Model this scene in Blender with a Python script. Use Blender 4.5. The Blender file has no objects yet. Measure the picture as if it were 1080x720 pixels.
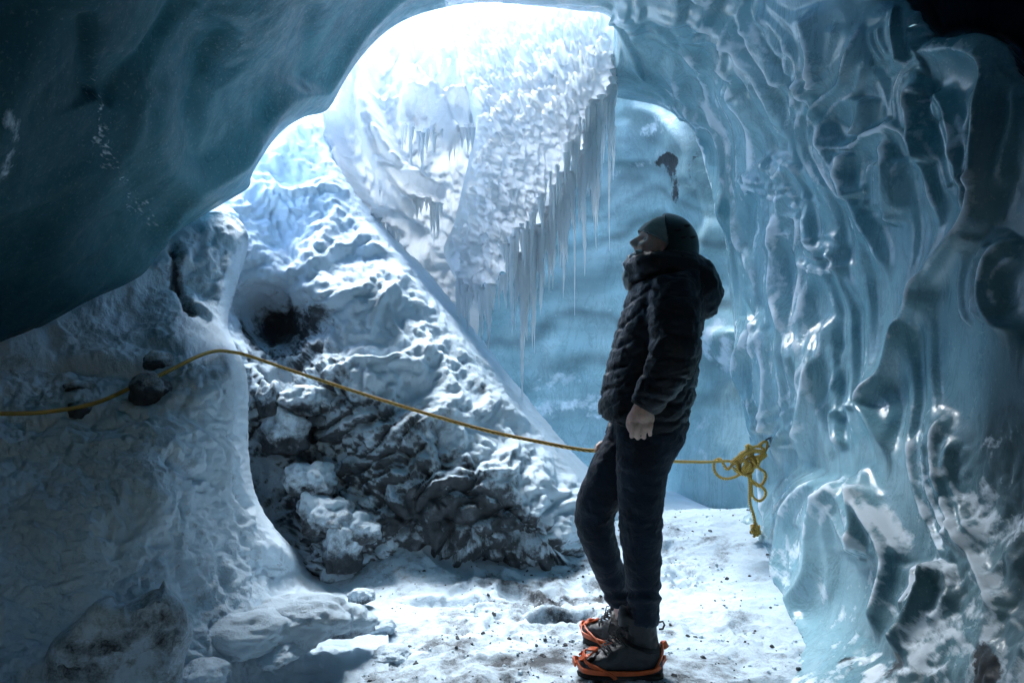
import bpy, bmesh, math, random
import numpy as np
from mathutils import Vector, Matrix, noise as mnoise

random.seed(7)
S = bpy.context.scene
COL = S.collection

# ------------------------------------------------------------------ camera, sky, sun, exposure
FPX = 780.0            # focal length in photograph pixels (1080 wide)
CAMZ = 1.28
cam_d = bpy.data.cameras.new("camera"); cam_d.sensor_width = 36; cam_d.lens = 36*FPX/1080
cam_d.clip_start = 0.05; cam_d.clip_end = 500
cam = bpy.data.objects.new("camera", cam_d); COL.objects.link(cam)
cam.location = (0, 0, CAMZ); cam.rotation_euler = (math.radians(90), 0, 0)
S.camera = cam

SUN_DIR = Vector((-0.26, 0.64, 1.0)).normalized()      # towards the sun
elev = math.asin(SUN_DIR.z); azim = math.atan2(SUN_DIR.x, SUN_DIR.y)
world = bpy.data.worlds.new("World"); S.world = world; world.use_nodes = True
wn = world.node_tree; bg = wn.nodes["Background"]
sky = wn.nodes.new("ShaderNodeTexSky"); sky.sky_type = 'NISHITA'; sky.sun_disc = False
sky.sun_elevation = elev; sky.sun_rotation = azim; sky.air_density = 1.0; sky.dust_density = 0.6; sky.ozone_density = 1.5
wn.links.new(sky.outputs[0], bg.inputs[0]); bg.inputs[1].default_value = 0.15
sun_d = bpy.data.lights.new("sun", 'SUN'); sun_d.energy = 3.4; sun_d.angle = math.radians(36); sun_d.color = (0.93, 0.97, 1.0)
sun = bpy.data.objects.new("sun", sun_d); COL.objects.link(sun)
sun.rotation_euler = SUN_DIR.to_track_quat('Z', 'Y').to_euler(); sun.location = (0, 8, 9)
S.view_settings.view_transform = 'Standard'; S.view_settings.look = 'None'
S.view_settings.exposure = 3.25; S.view_settings.gamma = 1.0; S.view_settings.use_curve_mapping = False
S.render.engine = 'CYCLES'
cy = S.cycles
cy.use_denoising = True
try: cy.denoiser = 'OPENIMAGEDENOISE'; cy.denoising_input_passes = 'RGB_ALBEDO_NORMAL'
except Exception: pass
cy.max_bounces = 8; cy.diffuse_bounces = 5; cy.glossy_bounces = 3; cy.transmission_bounces = 6
cy.sample_clamp_indirect = 6; cy.caustics_reflective = False; cy.caustics_refractive = False
cy.use_adaptive_sampling = True; cy.adaptive_threshold = 0.02

# ------------------------------------------------------------------ numpy helpers
def unproj(u, v, d):
    u = np.asarray(u, float); v = np.asarray(v, float); d = np.asarray(d, float)
    return np.stack([(u-540)/FPX*d, d+0*u, CAMZ-(v-360)/FPX*d], -1)
def P3(u, v, d): return Vector(((u-540)/FPX*d, d, CAMZ-(v-360)/FPX*d))

def _hash(ix, iy, iz, seed):
    h = (ix.astype(np.int64)*374761393 + iy.astype(np.int64)*668265263 + iz.astype(np.int64)*2147483647 + seed*974634777) & 0xffffffff
    h = ((h ^ (h >> 13))*1274126177) & 0xffffffff
    h = ((h ^ (h >> 16))*2246822519) & 0xffffffff
    return h ^ (h >> 15)
G12 = np.array([[1,1,0],[-1,1,0],[1,-1,0],[-1,-1,0],[1,0,1],[-1,0,1],[1,0,-1],[-1,0,-1],[0,1,1],[0,-1,1],[0,1,-1],[0,-1,-1],
                [1,1,0],[-1,1,0],[0,-1,1],[0,-1,-1]], float)
def gnoise(p, seed=0):
    p = np.asarray(p, float); sh = p.shape[:-1]; p = p.reshape(-1, 3)
    i = np.floor(p).astype(np.int64); f = p-i; w = f*f*f*(f*(f*6-15)+10)
    out = 0
    for dx in (0, 1):
        wx = w[:, 0] if dx else 1-w[:, 0]
        for dy in (0, 1):
            wy = w[:, 1] if dy else 1-w[:, 1]
            for dz in (0, 1):
                wz = w[:, 2] if dz else 1-w[:, 2]
                g = G12[_hash(i[:, 0]+dx, i[:, 1]+dy, i[:, 2]+dz, seed) & 15]
                out = out + wx*wy*wz*(g[:, 0]*(f[:, 0]-dx)+g[:, 1]*(f[:, 1]-dy)+g[:, 2]*(f[:, 2]-dz))
    return out.reshape(sh)
def fbm(p, scale, octv=4, seed=0, gain=0.5, lac=2.05):
    p = np.asarray(p, float)/scale; a = 1; s = 0
    for k in range(octv):
        s = s + a*gnoise(p, seed+k*17); p = p*lac; a *= gain
    return s
def ridged(p, scale, octv=4, seed=0, gain=0.5):
    p = np.asarray(p, float)/scale; a = 1; s = 0
    for k in range(octv):
        s = s + a*(1-2*np.abs(gnoise(p, seed+k*17))*1.6); p = p*2.1; a *= gain
    return s*0.5
def warp(p, scale, amt, seed=50):
    q = np.asarray(p, float)
    return q + amt*np.stack([fbm(q, scale, 2, seed), fbm(q, scale, 2, seed+5), fbm(q, scale, 2, seed+9)], -1)
def worley(p, scale, seed=0):
    """distance to the nearest feature point (F1) and to the second (F2)"""
    p = np.asarray(p, float)/scale; sh = p.shape[:-1]; p = p.reshape(-1, 3)
    i = np.floor(p).astype(np.int64); f1 = np.full(len(p), 9.); f2 = np.full(len(p), 9.)
    for dx in (-1, 0, 1):
        for dy in (-1, 0, 1):
            for dz in (-1, 0, 1):
                c = i+np.array([dx, dy, dz]); h = _hash(c[:, 0], c[:, 1], c[:, 2], seed)
                q = c+np.stack([(h & 1023)/1023., ((h >> 10) & 1023)/1023., ((h >> 20) & 1023)/1023.], -1)
                d = np.linalg.norm(q-p, axis=1)
                f2 = np.minimum(f2, np.maximum(f1, d)); f1 = np.minimum(f1, d)
    return f1.reshape(sh), f2.reshape(sh)
def rbf(pts, U, V, smooth=1e-3):
    pts = np.array(pts, float); xy = pts[:, :2]/300.; n = len(pts)
    def k(r2): return 0.5*r2*np.log(r2+1e-9)
    A = np.zeros((n+3, n+3)); D = ((xy[:, None]-xy[None])**2).sum(-1)
    A[:n, :n] = k(D)+np.eye(n)*smooth; A[:n, n] = 1; A[:n, n+1:] = xy; A[n, :n] = 1; A[n+1:, :n] = xy.T
    b = np.zeros(n+3); b[:n] = pts[:, 2]; c = np.linalg.solve(A, b)
    u = np.asarray(U, float)/300.; v = np.asarray(V, float)/300.
    out = c[n]+c[n+1]*u+c[n+2]*v
    for j in range(n): out = out+c[j]*k((u-xy[j, 0])**2+(v-xy[j, 1])**2)
    return out
def catmull(pts, n=6, closed=False):
    P = np.array(pts, float); N = len(P); out = []
    rng = range(N) if closed else range(N-1)
    for i in rng:
        if closed: a, b, c, d = P[(i-1) % N], P[i], P[(i+1) % N], P[(i+2) % N]
        else: a, b, c, d = P[max(i-1, 0)], P[i], P[i+1], P[min(i+2, N-1)]
        for t in np.arange(n)/n:
            out.append(0.5*((2*b)+(-a+c)*t+(2*a-5*b+4*c-d)*t*t+(-a+3*b-3*c+d)*t**3))
    if not closed: out.append(P[-1])
    return np.array(out)
def seg_dist(U, V, lines, bias=None):
    """distance to the nearest of several polylines, the side it lies on (+1 = left/up of travel), param along, index"""
    U = np.asarray(U, float); V = np.asarray(V, float)
    best = np.full(U.shape, 1e9); side = np.zeros(U.shape); idx = np.zeros(U.shape, int); tt = np.zeros(U.shape); cp = np.zeros(U.shape+(2,))
    for li, L in enumerate(lines):
        n = len(L)-1
        x0, y0 = L.min(0)-80; x1, y1 = L.max(0)+80
        m = (U > x0) & (U < x1) & (V > y0) & (V < y1)
        if not m.any(): continue
        uu = U[m]; vv = V[m]; b = best[m]; s = side[m]; ii = idx[m]; t_ = tt[m]; c_ = cp[m]
        for k in range(n):
            a = L[k]; e = L[k+1]-a; l2 = (e*e).sum()+1e-9
            t = np.clip(((uu-a[0])*e[0]+(vv-a[1])*e[1])/l2, 0, 1)
            px = a[0]+t*e[0]; py = a[1]+t*e[1]; d = np.hypot(uu-px, vv-py)
            w = d < b
            b[w] = d[w]; s[w] = np.sign((e[0]*(vv-a[1])-e[1]*(uu-a[0])))[w]; ii[w] = li; t_[w] = ((k+t)/n)[w]
            c_[w, 0] = px[w]; c_[w, 1] = py[w]
        best[m] = b; side[m] = s; idx[m] = ii; tt[m] = t_; cp[m] = c_
    return best, side, tt, idx, cp
def crests(U, V, lines, amp, wl, wr, sharp=0.0, wsharp=1.8, soft=6.0):
    """height of crests along polylines: broad on one side, steep on the other, merged without steps"""
    out = np.zeros(np.shape(U)); core = np.zeros(np.shape(U))
    for i, L in enumerate(lines):
        x0, y0 = L.min(0)-5*wl; x1, y1 = L.max(0)+5*wl
        m = (U > x0) & (U < x1) & (V > y0) & (V < y1)
        if not m.any(): continue
        b, sd, t, _, _ = seg_dist(U[m], V[m], [L])
        fade = np.clip(np.minimum(t, 1-t)*soft, 0.0, 1); fade = fade*fade*(3-2*fade)
        a = amp[i] if isinstance(amp, (list, np.ndarray)) else amp
        bb = np.sqrt(b*b+5.0)-2.236; sg = 1/(1+np.exp(-sd*b/2.5)); h = fade*a*np.exp(-bb/(wr+(wl-wr)*sg)); c = fade*np.exp(-b*b/(2*wsharp*wsharp))
        o = out[m]; out[m] = np.maximum(o, h)+0.25*np.minimum(o, h); core[m] = np.maximum(core[m], c)
    return out+sharp*core, core
def poly_sdf(U, V, poly):
    """negative inside; also the closest point"""
    U = np.asarray(U, float); V = np.asarray(V, float); N = len(poly)
    best = np.full(U.shape, 1e9); cx = np.zeros(U.shape); cyy = np.zeros(U.shape); ins = np.zeros(U.shape, bool)
    for k in range(N):
        a = poly[k]; b = poly[(k+1) % N]; e = b-a; l2 = (e*e).sum()+1e-9
        t = np.clip(((U-a[0])*e[0]+(V-a[1])*e[1])/l2, 0, 1)
        px = a[0]+t*e[0]; py = a[1]+t*e[1]; d = np.hypot(U-px, V-py); w = d < best
        best = np.where(w, d, best); cx = np.where(w, px, cx); cyy = np.where(w, py, cyy)
        c = ((a[1] > V) != (b[1] > V)) & (U < (b[0]-a[0])*(V-a[1])/(b[1]-a[1]+1e-12)+a[0])
        ins ^= c
    return np.where(ins, -best, best), cx, cyy
def sm(x, a, b):
    t = np.clip((x-a)/(b-a), 0, 1); return t*t*(3-2*t)
def grid_normals(P):
    du = np.gradient(P, axis=1); dv = np.gradient(P, axis=0)
    n = np.cross(dv, du); n /= np.linalg.norm(n, axis=-1, keepdims=True)+1e-12
    flip = (n*(P-np.array([0, 0, CAMZ]))).sum(-1) > 0
    n[flip] *= -1
    return n
def axis(segs):
    """[(start, end, step), ...] -> one ascending array"""
    a = [np.arange(s, e, st) for s, e, st in segs]; return np.concatenate(a+[[segs[-1][1]]])

def mesh_from(name, V, F, mats, smooth=True, attrs=None, parent=None, mat_idx=None):
    me = bpy.data.meshes.new(name)
    V = np.asarray(V, np.float32); 
    if isinstance(F, np.ndarray):
        F = F.astype(np.int32); nf, k = F.shape
        me.vertices.add(len(V)); me.vertices.foreach_set("co", V.ravel())
        me.loops.add(nf*k); me.loops.foreach_set("vertex_index", F.ravel())
        me.polygons.add(nf); me.polygons.foreach_set("loop_start", np.arange(nf, dtype=np.int32)*k)
        try: me.polygons.foreach_set("loop_total", np.full(nf, k, dtype=np.int32))
        except Exception: pass
    else:
        me.from_pydata([tuple(map(float, v)) for v in V], [], F)
    me.update(calc_edges=True); me.validate()
    me.polygons.foreach_set("use_smooth", np.full(len(me.polygons), smooth, bool))
    if attrs:
        for an, av in attrs.items():
            at = me.attributes.new(an, 'FLOAT', 'POINT'); at.data.foreach_set("value", np.asarray(av, np.float32).ravel())
    for m in (mats if isinstance(mats, (list, tuple)) else [mats]): me.materials.append(m)
    o = bpy.data.objects.new(name, me); COL.objects.link(o)
    if parent: o.parent = parent
    return o

def tag(o, label=None, cat=None, group=None, kind=None):
    if label: o['label'] = label
    if cat: o['category'] = cat
    if group: o['group'] = group
    if kind: o['kind'] = kind
    return o
def empty(name, loc=(0, 0, 0)):
    o = bpy.data.objects.new(name, None); o.location = loc; o.empty_display_size = 0.1; COL.objects.link(o); return o

def patch(name, us, vs, depth_fn, disp_fn, mat, outline=None, invert=False, skirt=0.0, skirt_out=0.0, attr_fn=None, keep=None, fine=2.0):
    """A real surface measured as distances along the photograph's rays: depth_fn(U, V) in metres, disp_fn(P, N, U, V) along the normal.
    outline: closed curve the sheet is trimmed to (invert keeps the outside); its rim is carried back by skirt metres to give it thickness."""
    U, V = np.meshgrid(us, vs)
    if outline is not None:
        s, cx, cy_ = poly_sdf(U, V, outline)
        if invert: s = -s
        su = np.gradient(us)[None, :]+0*V; sv = np.gradient(vs)[:, None]+0*U
        near = (s > 0) & (s < 1.45*np.hypot(su, sv)*0.8)
        U = np.where(near, cx, U); V = np.where(near, cy_, V)
        inside = (s <= 0) | near
    else:
        s = np.full(U.shape, -1e3); inside = np.ones(U.shape, bool)
    if keep is not None: inside &= keep(U, V)
    D = depth_fn(U, V, s); P = unproj(U, V, D); N = grid_normals(P)
    if disp_fn is not None: P = P + N*disp_fn(P, N, U, V, s)[..., None]
    nv, nu = U.shape
    idm = -np.ones(U.shape, int)
    q = inside[:-1, :-1] & inside[1:, :-1] & inside[:-1, 1:] & inside[1:, 1:]
    if outline is not None:
        solid = (s <= 0)
        q &= (solid[:-1, :-1] | solid[1:, :-1] | solid[:-1, 1:] | solid[1:, 1:])
    used = np.zeros(U.shape, bool)
    used[:-1, :-1] |= q; used[1:, :-1] |= q; used[:-1, 1:] |= q; used[1:, 1:] |= q
    idm[used] = np.arange(used.sum())
    F = np.stack([idm[:-1, :-1][q], idm[1:, :-1][q], idm[1:, 1:][q], idm[:-1, 1:][q]], -1)
    verts = P[used]; att = attr_fn(P, grid_normals(P), U, V, s) if attr_fn else {}
    att = {k: a[used] for k, a in att.items()}
    if skirt > 0:
        e = np.concatenate([F[:, [0, 1]], F[:, [1, 2]], F[:, [2, 3]], F[:, [3, 0]]])
        key = np.sort(e, 1); kk = key[:, 0].astype(np.int64)*10**7+key[:, 1]
        un, first, cnt = np.unique(kk, return_index=True, return_counts=True)
        be = e[first[cnt == 1]]
        ids = np.unique(be); ray = verts-np.array([0, 0, CAMZ]); ray /= np.linalg.norm(ray, axis=1, keepdims=True)
        cc = unproj(*(np.array([520., 250.]) if invert else outline.mean(0)), verts[:, 1].mean())
        nn = verts-cc; nn -= ray*(nn*ray).sum(1, keepdims=True); nn /= np.linalg.norm(nn, axis=1, keepdims=True)+1e-9
        if invert: nn = -nn
        base = len(verts); n = len(ids); loc = -np.ones(base, int); loc[ids] = np.arange(n)
        rings = [ids]; allv = [verts]
        for r, (bk, ot) in enumerate([(0.15, 0.02), (0.5, 0.2), (1.0, 0.6)]):
            nvv = verts[ids]+ray[ids]*skirt*bk - nn[ids]*skirt_out*ot
            allv.append(nvv); rings.append(np.arange(n)+base+r*n)
        F2 = []
        for r in range(3):
            A = rings[r]; B = rings[r+1]
            F2.append(np.stack([A[loc[be[:, 1]]], A[loc[be[:, 0]]], B[loc[be[:, 0]]], B[loc[be[:, 1]]]], -1))
        F = np.concatenate([F]+F2); verts = np.concatenate(allv)
        att = {k: np.concatenate([a]+[a[ids]]*3) for k, a in att.items()}
    return mesh_from(name, verts, F, mat, attrs=att)

# ------------------------------------------------------------------ materials
def mat(name):
    m = bpy.data.materials.new(name); m.use_nodes = True; nt = m.node_tree
    b = nt.nodes["Principled BSDF"]; return m, nt, b
def N_(nt, t, **kw):
    n = nt.nodes.new(t)
    for k, v in kw.items():
        if k.startswith('i_'): n.inputs[k[2:].replace('_', ' ')].default_value = v
        else: setattr(n, k, v)
    return n
def noise_(nt, scale, detail=6, rough=0.6, vec=None, stretch=None, dist=0):
    n = N_(nt, "ShaderNodeTexNoise"); n.inputs["Scale"].default_value = scale; n.inputs["Detail"].default_value = detail
    n.inputs["Roughness"].default_value = rough; n.inputs["Distortion"].default_value = dist
    if vec is None:
        tc = nt.nodes.get("TC") or N_(nt, "ShaderNodeTexCoord", name="TC"); vec = tc.outputs["Object"]
    if stretch:
        mp = N_(nt, "ShaderNodeMapping"); mp.inputs["Scale"].default_value = stretch; nt.links.new(vec, mp.inputs[0]); vec = mp.outputs[0]
    nt.links.new(vec, n.inputs["Vector"]); return n
def ramp_(nt, src, stops):
    r = N_(nt, "ShaderNodeValToRGB"); cr = r.color_ramp
    while len(cr.elements) < len(stops): cr.elements.new(0.5)
    for e, (p, c) in zip(cr.elements, stops):
        e.position = p; e.color = (c, c, c, 1) if isinstance(c, (int, float)) else (*c, 1)
    nt.links.new(src, r.inputs[0]); return r
def mix_(nt, fac, a, b):
    m = N_(nt, "ShaderNodeMix", data_type='RGBA')
    for s, v in ((m.inputs[0], fac), (m.inputs[6], a), (m.inputs[7], b)):
        if isinstance(v, (int, float)): s.default_value = v
        elif isinstance(v, tuple): s.default_value = (*v, 1)
        else: nt.links.new(v, s)
    return m.outputs[2]
def math_(nt, op, a, b=None, clamp=False):
    m = N_(nt, "ShaderNodeMath", operation=op, use_clamp=clamp)
    for s, v in ((m.inputs[0], a), (m.inputs[1], b)):
        if v is None: continue
        if isinstance(v, (int, float)): s.default_value = v
        else: nt.links.new(v, s)
    return m.outputs[0]
def bump_(nt, b, h, strength=0.3, dist=0.02, prev=None):
    n = N_(nt, "ShaderNodeBump"); n.inputs["Strength"].default_value = strength; n.inputs["Distance"].default_value = dist
    nt.links.new(h, n.inputs["Height"])
    if prev: nt.links.new(prev.outputs[0], n.inputs["Normal"])
    nt.links.new(n.outputs[0], b.inputs["Normal"]); return n
def attr_(nt, name):
    a = N_(nt, "ShaderNodeAttribute"); a.attribute_name = name; return a.outputs["Fac"]

SNOW = (0.64, 0.77, 0.87)
def snow_rock(name, rock=(0.06, 0.072, 0.085), gran=170, dirt=0.0):
    """snow over dirty rock; attribute 'snow' says how much snow lies at each point"""
    m, nt, b = mat(name); L = nt.links
    n1 = noise_(nt, 22, 9, 0.68); n2 = noise_(nt, gran, 4, 0.6); n3 = noise_(nt, 5, 5, 0.6)
    a = attr_(nt, "snow")
    s = math_(nt, 'ADD', a, math_(nt, 'MULTIPLY', math_(nt, 'SUBTRACT', n1.outputs[0], 0.5), 1.5))
    s = math_(nt, 'ADD', s, math_(nt, 'MULTIPLY', math_(nt, 'SUBTRACT', n2.outputs[0], 0.5), 0.5))
    msk = ramp_(nt, s, [(0.25, 0.0), (0.85, 1.0)])
    rk = ramp_(nt, noise_(nt, 12, 9, 0.75).outputs[0], [(0.3, tuple(c*0.5 for c in rock)), (0.55, rock), (0.75, tuple(c*3.2 for c in rock))])
    sn = ramp_(nt, n3.outputs[0], [(0.3, tuple(c*0.86 for c in SNOW)), (0.6, SNOW)])
    c = mix_(nt, msk.outputs[0], rk.outputs[0], sn.outputs[0])
    L.new(c, b.inputs["Base Color"])
    rr = ramp_(nt, msk.outputs[0], [(0, 0.55), (1, 0.75)]); L.new(rr.outputs[0], b.inputs["Roughness"])
    b.inputs["Specular IOR Level"].default_value = 0.35
    p = bump_(nt, b, noise_(nt, 60, 8, 0.7).outputs[0], 0.55, 0.02)
    bump_(nt, b, n2.outputs[0], 0.6, 0.006, p)
    return m
def ice(name, deep, pale, rough=0.22, ss=0.0, coat=0.35, frost_glint=0.35, bumpy=0.5, spec=0.5, scale=1.0):
    m, nt, b = mat(name); L = nt.links
    n1 = noise_(nt, 1.6*scale, 5, 0.55, dist=0.6); n2 = noise_(nt, 14*scale, 8, 0.7, dist=0.4)
    tc = nt.nodes["TC"].outputs["Object"]
    c = ramp_(nt, n1.outputs[0], [(0.34, deep), (0.66, pale)])
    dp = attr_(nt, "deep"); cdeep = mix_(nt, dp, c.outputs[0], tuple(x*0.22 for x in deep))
    fr = attr_(nt, "frost_glint")
    f = math_(nt, 'ADD', fr, math_(nt, 'MULTIPLY', math_(nt, 'SUBTRACT', n2.outputs[0], 0.5), 1.6))
    fm = ramp_(nt, f, [(0.5-frost_glint*0.2, 0.0), (0.95, 1.0)])
    nb = noise_(nt, 75*scale, 6, 0.75); bb = ramp_(nt, nb.outputs[0], [(0.56, 0.0), (0.70, 0.45)])      # trapped bubbles, rime grains
    nl = noise_(nt, 5*scale, 9, 0.75, stretch=(1, 1, 0.35), dist=1.2); sl = ramp_(nt, nl.outputs[0], [(0.50, 0.0), (0.53, 0.35), (0.56, 0.0)])
    cdeep = mix_(nt, math_(nt, 'MULTIPLY', bb.outputs[0], math_(nt, 'SUBTRACT', 1.0, math_(nt, 'MULTIPLY', dp, 0.8))), cdeep, (0.62, 0.75, 0.80))
    cdeep = mix_(nt, sl.outputs[0], cdeep, tuple(x*0.35 for x in deep))
    dk = attr_(nt, "dirt")
    col = mix_(nt, fm.outputs[0], cdeep, (0.72, 0.8, 0.86))
    d = math_(nt, 'ADD', dk, math_(nt, 'MULTIPLY', math_(nt, 'SUBTRACT', noise_(nt, 20, 8, 0.75).outputs[0], 0.5), 1.4))
    dm = ramp_(nt, d, [(0.5, 0.0), (0.72, 1.0)])
    col = mix_(nt, dm.outputs[0], col, (0.035, 0.04, 0.045))
    L.new(col, b.inputs["Base Color"])
    r1 = ramp_(nt, n2.outputs[0], [(0.3, rough*0.6), (0.7, rough*1.6)])
    rf = math_(nt, 'ADD', math_(nt, 'ADD', r1.outputs[0], math_(nt, 'MULTIPLY', dp, 0.35)), math_(nt, 'MULTIPLY', fm.outputs[0], 0.45)); L.new(rf, b.inputs["Roughness"])
    b.inputs["IOR"].default_value = 1.31; b.inputs["Specular IOR Level"].default_value = spec
    L.new(math_(nt, "MULTIPLY", math_(nt, "SUBTRACT", 1.0, math_(nt, "MAXIMUM", dp, fm.outputs[0]), True), coat), b.inputs["Coat Weight"]); b.inputs["Coat Roughness"].default_value = 0.08; b.inputs["Coat IOR"].default_value = 1.31
    if ss:
        b.inputs["Subsurface Weight"].default_value = ss; b.inputs["Subsurface Radius"].default_value = (0.3, 0.8, 1.0)
        b.inputs["Subsurface Scale"].default_value = 0.06
    p = bump_(nt, b, noise_(nt, 9, 5, 0.6, dist=1.0).outputs[0], 0.35*bumpy, 0.05)
    p = bump_(nt, b, n2.outputs[0], 0.35*bumpy, 0.02, p)
    bump_(nt, b, noise_(nt, 130, 5, 0.7).outputs[0], 0.5*bumpy, 0.004, p)
    return m
M = {}
M['snow'] = snow_rock("snow_cover"); M['ridge'] = snow_rock("snowy_rock")
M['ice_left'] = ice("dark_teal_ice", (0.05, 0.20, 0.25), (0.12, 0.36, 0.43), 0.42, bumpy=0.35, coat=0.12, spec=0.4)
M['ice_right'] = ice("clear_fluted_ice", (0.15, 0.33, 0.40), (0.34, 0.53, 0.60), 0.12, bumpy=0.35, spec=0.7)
M['ice_back'] = ice("banded_blue_ice", (0.26, 0.45, 0.50), (0.40, 0.58, 0.63), 0.35, bumpy=0.6)
M['ice_white'] = ice("white_frozen_fall", (0.55, 0.66, 0.74), (0.8, 0.86, 0.9), 0.35, bumpy=1.0)
M['tunnel'] = ice("tunnel_ice", (0.03, 0.09, 0.12), (0.07, 0.17, 0.21), 0.4)
# ================================================================== THE CAVE
# ---- opening of the ice vault (pixel curve, each point given its own distance by the depth field)
OPEN = catmull([(262,198),(266,184),(280,160),(298,138),(320,124),(340,119),(350,110),(362,88),(378,64),(402,38),(430,20),(470,8),(510,3),(560,6),(605,11),(643,18),
    (647,50),(645,95),(655,104),(675,107),(698,113),(720,127),(741,150),(748,180),(757,215),(766,250),(769,300),(775,350),(780,400),(787,440),(792,475),(790,520),(786,548),
    (792,575),(806,600),(822,630),(834,655),(836,680),(828,720),(815,800),(700,1000),(300,1000),(-250,1000),(-250,450),(-60,400),(0,366),(50,341),(95,316),(148,292),(166,270),(180,250),(204,233),(240,212)], 5, True)
SHELL = [(0,0,2.0),(0,200,2.3),(0,355,3.1),(100,310,3.45),(170,262,3.85),(100,100,2.5),(100,0,2.2),(200,0,2.7),(200,100,3.0),(200,200,3.4),(265,190,4.05),
    (240,215,4.1),(300,60,3.5),(300,0,3.0),(350,110,4.7),(400,40,4.7),(430,10,4.7),(480,0,4.8),(400,-60,3.3),(500,-60,3.5),(560,5,4.9),(640,15,5.1),
    (600,-80,3.6),(645,90,5.3),(700,110,5.7),(742,148,5.7),(755,200,5.5),(768,260,5.3),(778,400,5.1),(792,470,4.9),(790,545,4.95),(815,610,4.0),(835,655,3.45),(835,720,2.8),
    (700,0,4.4),(750,40,4.4),(800,100,4.3),(800,0,3.7),(900,0,3.1),(820,200,4.4),(900,200,3.5),(820,400,4.3),(900,400,3.5),(880,550,3.35),(900,650,2.95),(950,100,3.05),
    (1000,200,2.8),(1080,200,2.4),(1080,100,2.4),(960,0,3.0),(1000,400,2.8),(1080,400,2.3),(1000,550,2.6),(1080,600,2.15),(1080,720,1.9),(950,720,2.4),(840,760,2.5),
    (1400,400,1.6),(1400,0,1.7),(1400,800,1.4),(-300,0,1.6),(-300,300,1.9),(-300,700,1.7),(540,-300,2.5),(0,-300,1.7),(1080,-300,2.0),(900,850,2.0),(0,600,2.6),(-100,450,2.7)]
CREASE = [c if len(c) < 3 else c for c in [
 [(650,15),(668,12),(690,17)],
 [(700,45),(715,60),(727,85),(737,105),(748,120),(750,140),(752,180),(765,210),(772,230),(770,260),(770,300),(776,320)],
 [(700,25),(720,37),(737,52),(743,65),(750,85),(758,105),(768,122),(780,145),(785,190),(789,215),(788,250),(800,275),(808,300),(808,330)],
 [(740,33),(765,50),(785,65),(789,80),(788,95),(796,108),(803,125),(806,160),(806,190),(800,205),(790,217)],
 [(760,22),(790,35),(805,55),(820,80),(830,110),(838,150)],
 [(785,0),(800,20),(815,50),(830,70),(840,88)],
 [(650,3),(700,5),(760,15),(800,35)],
 [(800,0),(830,20),(850,45),(862,70),(868,110)],
 [(655,65),(690,75),(710,85),(726,108),(730,124)],
 [(864,0),(872,30),(878,60),(880,95)],
 [(913,0),(911,30),(907,60),(900,85),(882,100),(876,120),(876,140),(885,160),(900,185),(915,210),(925,240),(935,265),(942,285),(941,310)],
 [(940,0),(950,30),(960,55),(968,75)],
 [(950,0),(962,30),(970,50),(985,60),(1020,56),(1045,62),(1058,78),(1060,110),(1058,160),(1055,200),(1048,230),(1030,255),(1010,275),(990,300),(985,320),(970,345),(958,375),(945,400),(928,428),(935,445),(945,470),(955,490),(965,515)],
 [(885,110),(883,130),(890,148),(905,153),(918,148),(927,140),(945,135),(953,131),(965,140),(980,160),(995,185),(1000,205),(1002,230),(998,260)],
 [(990,95),(976,100),(980,130),(988,155),(995,175)],
 [(925,100),(922,125),(915,140)],
 [(945,140),(950,165),(952,185),(950,220),(948,240)],
 [(910,155),(908,180),(918,210)],
 [(990,95),(1010,110),(1025,140),(1035,180),(1040,200),(1030,240)],
 [(812,165),(822,175),(836,186),(843,175),(850,165)],
 [(836,186),(837,220),(836,260),(832,300),(835,320),(842,345),(847,380),(846,420)],
 [(840,215),(850,215),(862,225),(866,245),(864,270),(856,300),(850,330),(846,360)],
 [(860,215),(864,230),(869,255),(878,262),(885,258),(893,270),(905,300),(910,330)],
 [(872,260),(868,280),(860,310),(856,345),(859,380),(862,405),(860,435),(845,450),(830,462),(826,480),(826,500)],
 [(782,335),(786,350),(790,370),(793,385)],
 [(816,395),(815,375),(812,345),(805,365),(795,380),(790,405),(787,430),(790,455),(795,465)],
 [(821,330),(821,400),(820,440),(820,458)],
 [(880,330),(878,360),(872,390),(865,420),(858,450),(850,500)],
 [(928,428),(905,432),(888,440),(890,460),(900,475)],
 [(1082,250),(1070,265),(1062,285),(1061,320),(1072,345),(1090,350)],
 [(878,500),(868,515),(855,530),(845,545),(838,560),(832,590),(822,625),(816,648)],
 [(898,500),(893,525),(880,545),(875,570),(872,600),(865,620),(845,645),(838,665),(832,690)],
 [(815,470),(812,505),(815,530),(818,560),(810,580),(803,595)],
 [(1002,590),(998,625),(985,650),(970,680),(955,705)],
 [(921,515),(922,560),(920,590)],
 [(1056,82),(1059,120),(1057,160),(1054,200),(1046,232),(1028,258)],
 [(1010,430),(1000,480),(1012,540),(1040,600),(1060,660)],
 [(905,500),(925,540),(948,590),(940,640),(925,680)],
]]
CREASE = [catmull(c, 5) for c in CREASE]
CREASE2 = []
for _i, _c in enumerate(CREASE):
    if len(_c) < 12 or _i in (12, 13, 28): continue
    _t = np.gradient(_c, axis=0); _t /= np.linalg.norm(_t, axis=1, keepdims=True)+1e-9; _n = np.stack([-_t[:, 1], _t[:, 0]], -1)
    for _o in (10+(_i*7) % 9, -9-(_i*5) % 8, 24+(_i*3) % 8):
        _k = np.linspace(0, 6, len(_c)); _q = _c+_n*(_o+3.5*np.sin(_k*1.3+_i))[:, None]; _a = int(len(_q)*((_i*0.13) % 0.3)); CREASE2.append(_q[_a:_a+max(8, int(len(_q)*0.6))])
CAMP = 0.075+0.02*np.sin(np.arange(len(CREASE))*2.3); CAMP[-3] = 0.05; CAMP[-2] = 0.04; CAMP[21:25] *= 0.6; CAMP[28] = 0.03
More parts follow.
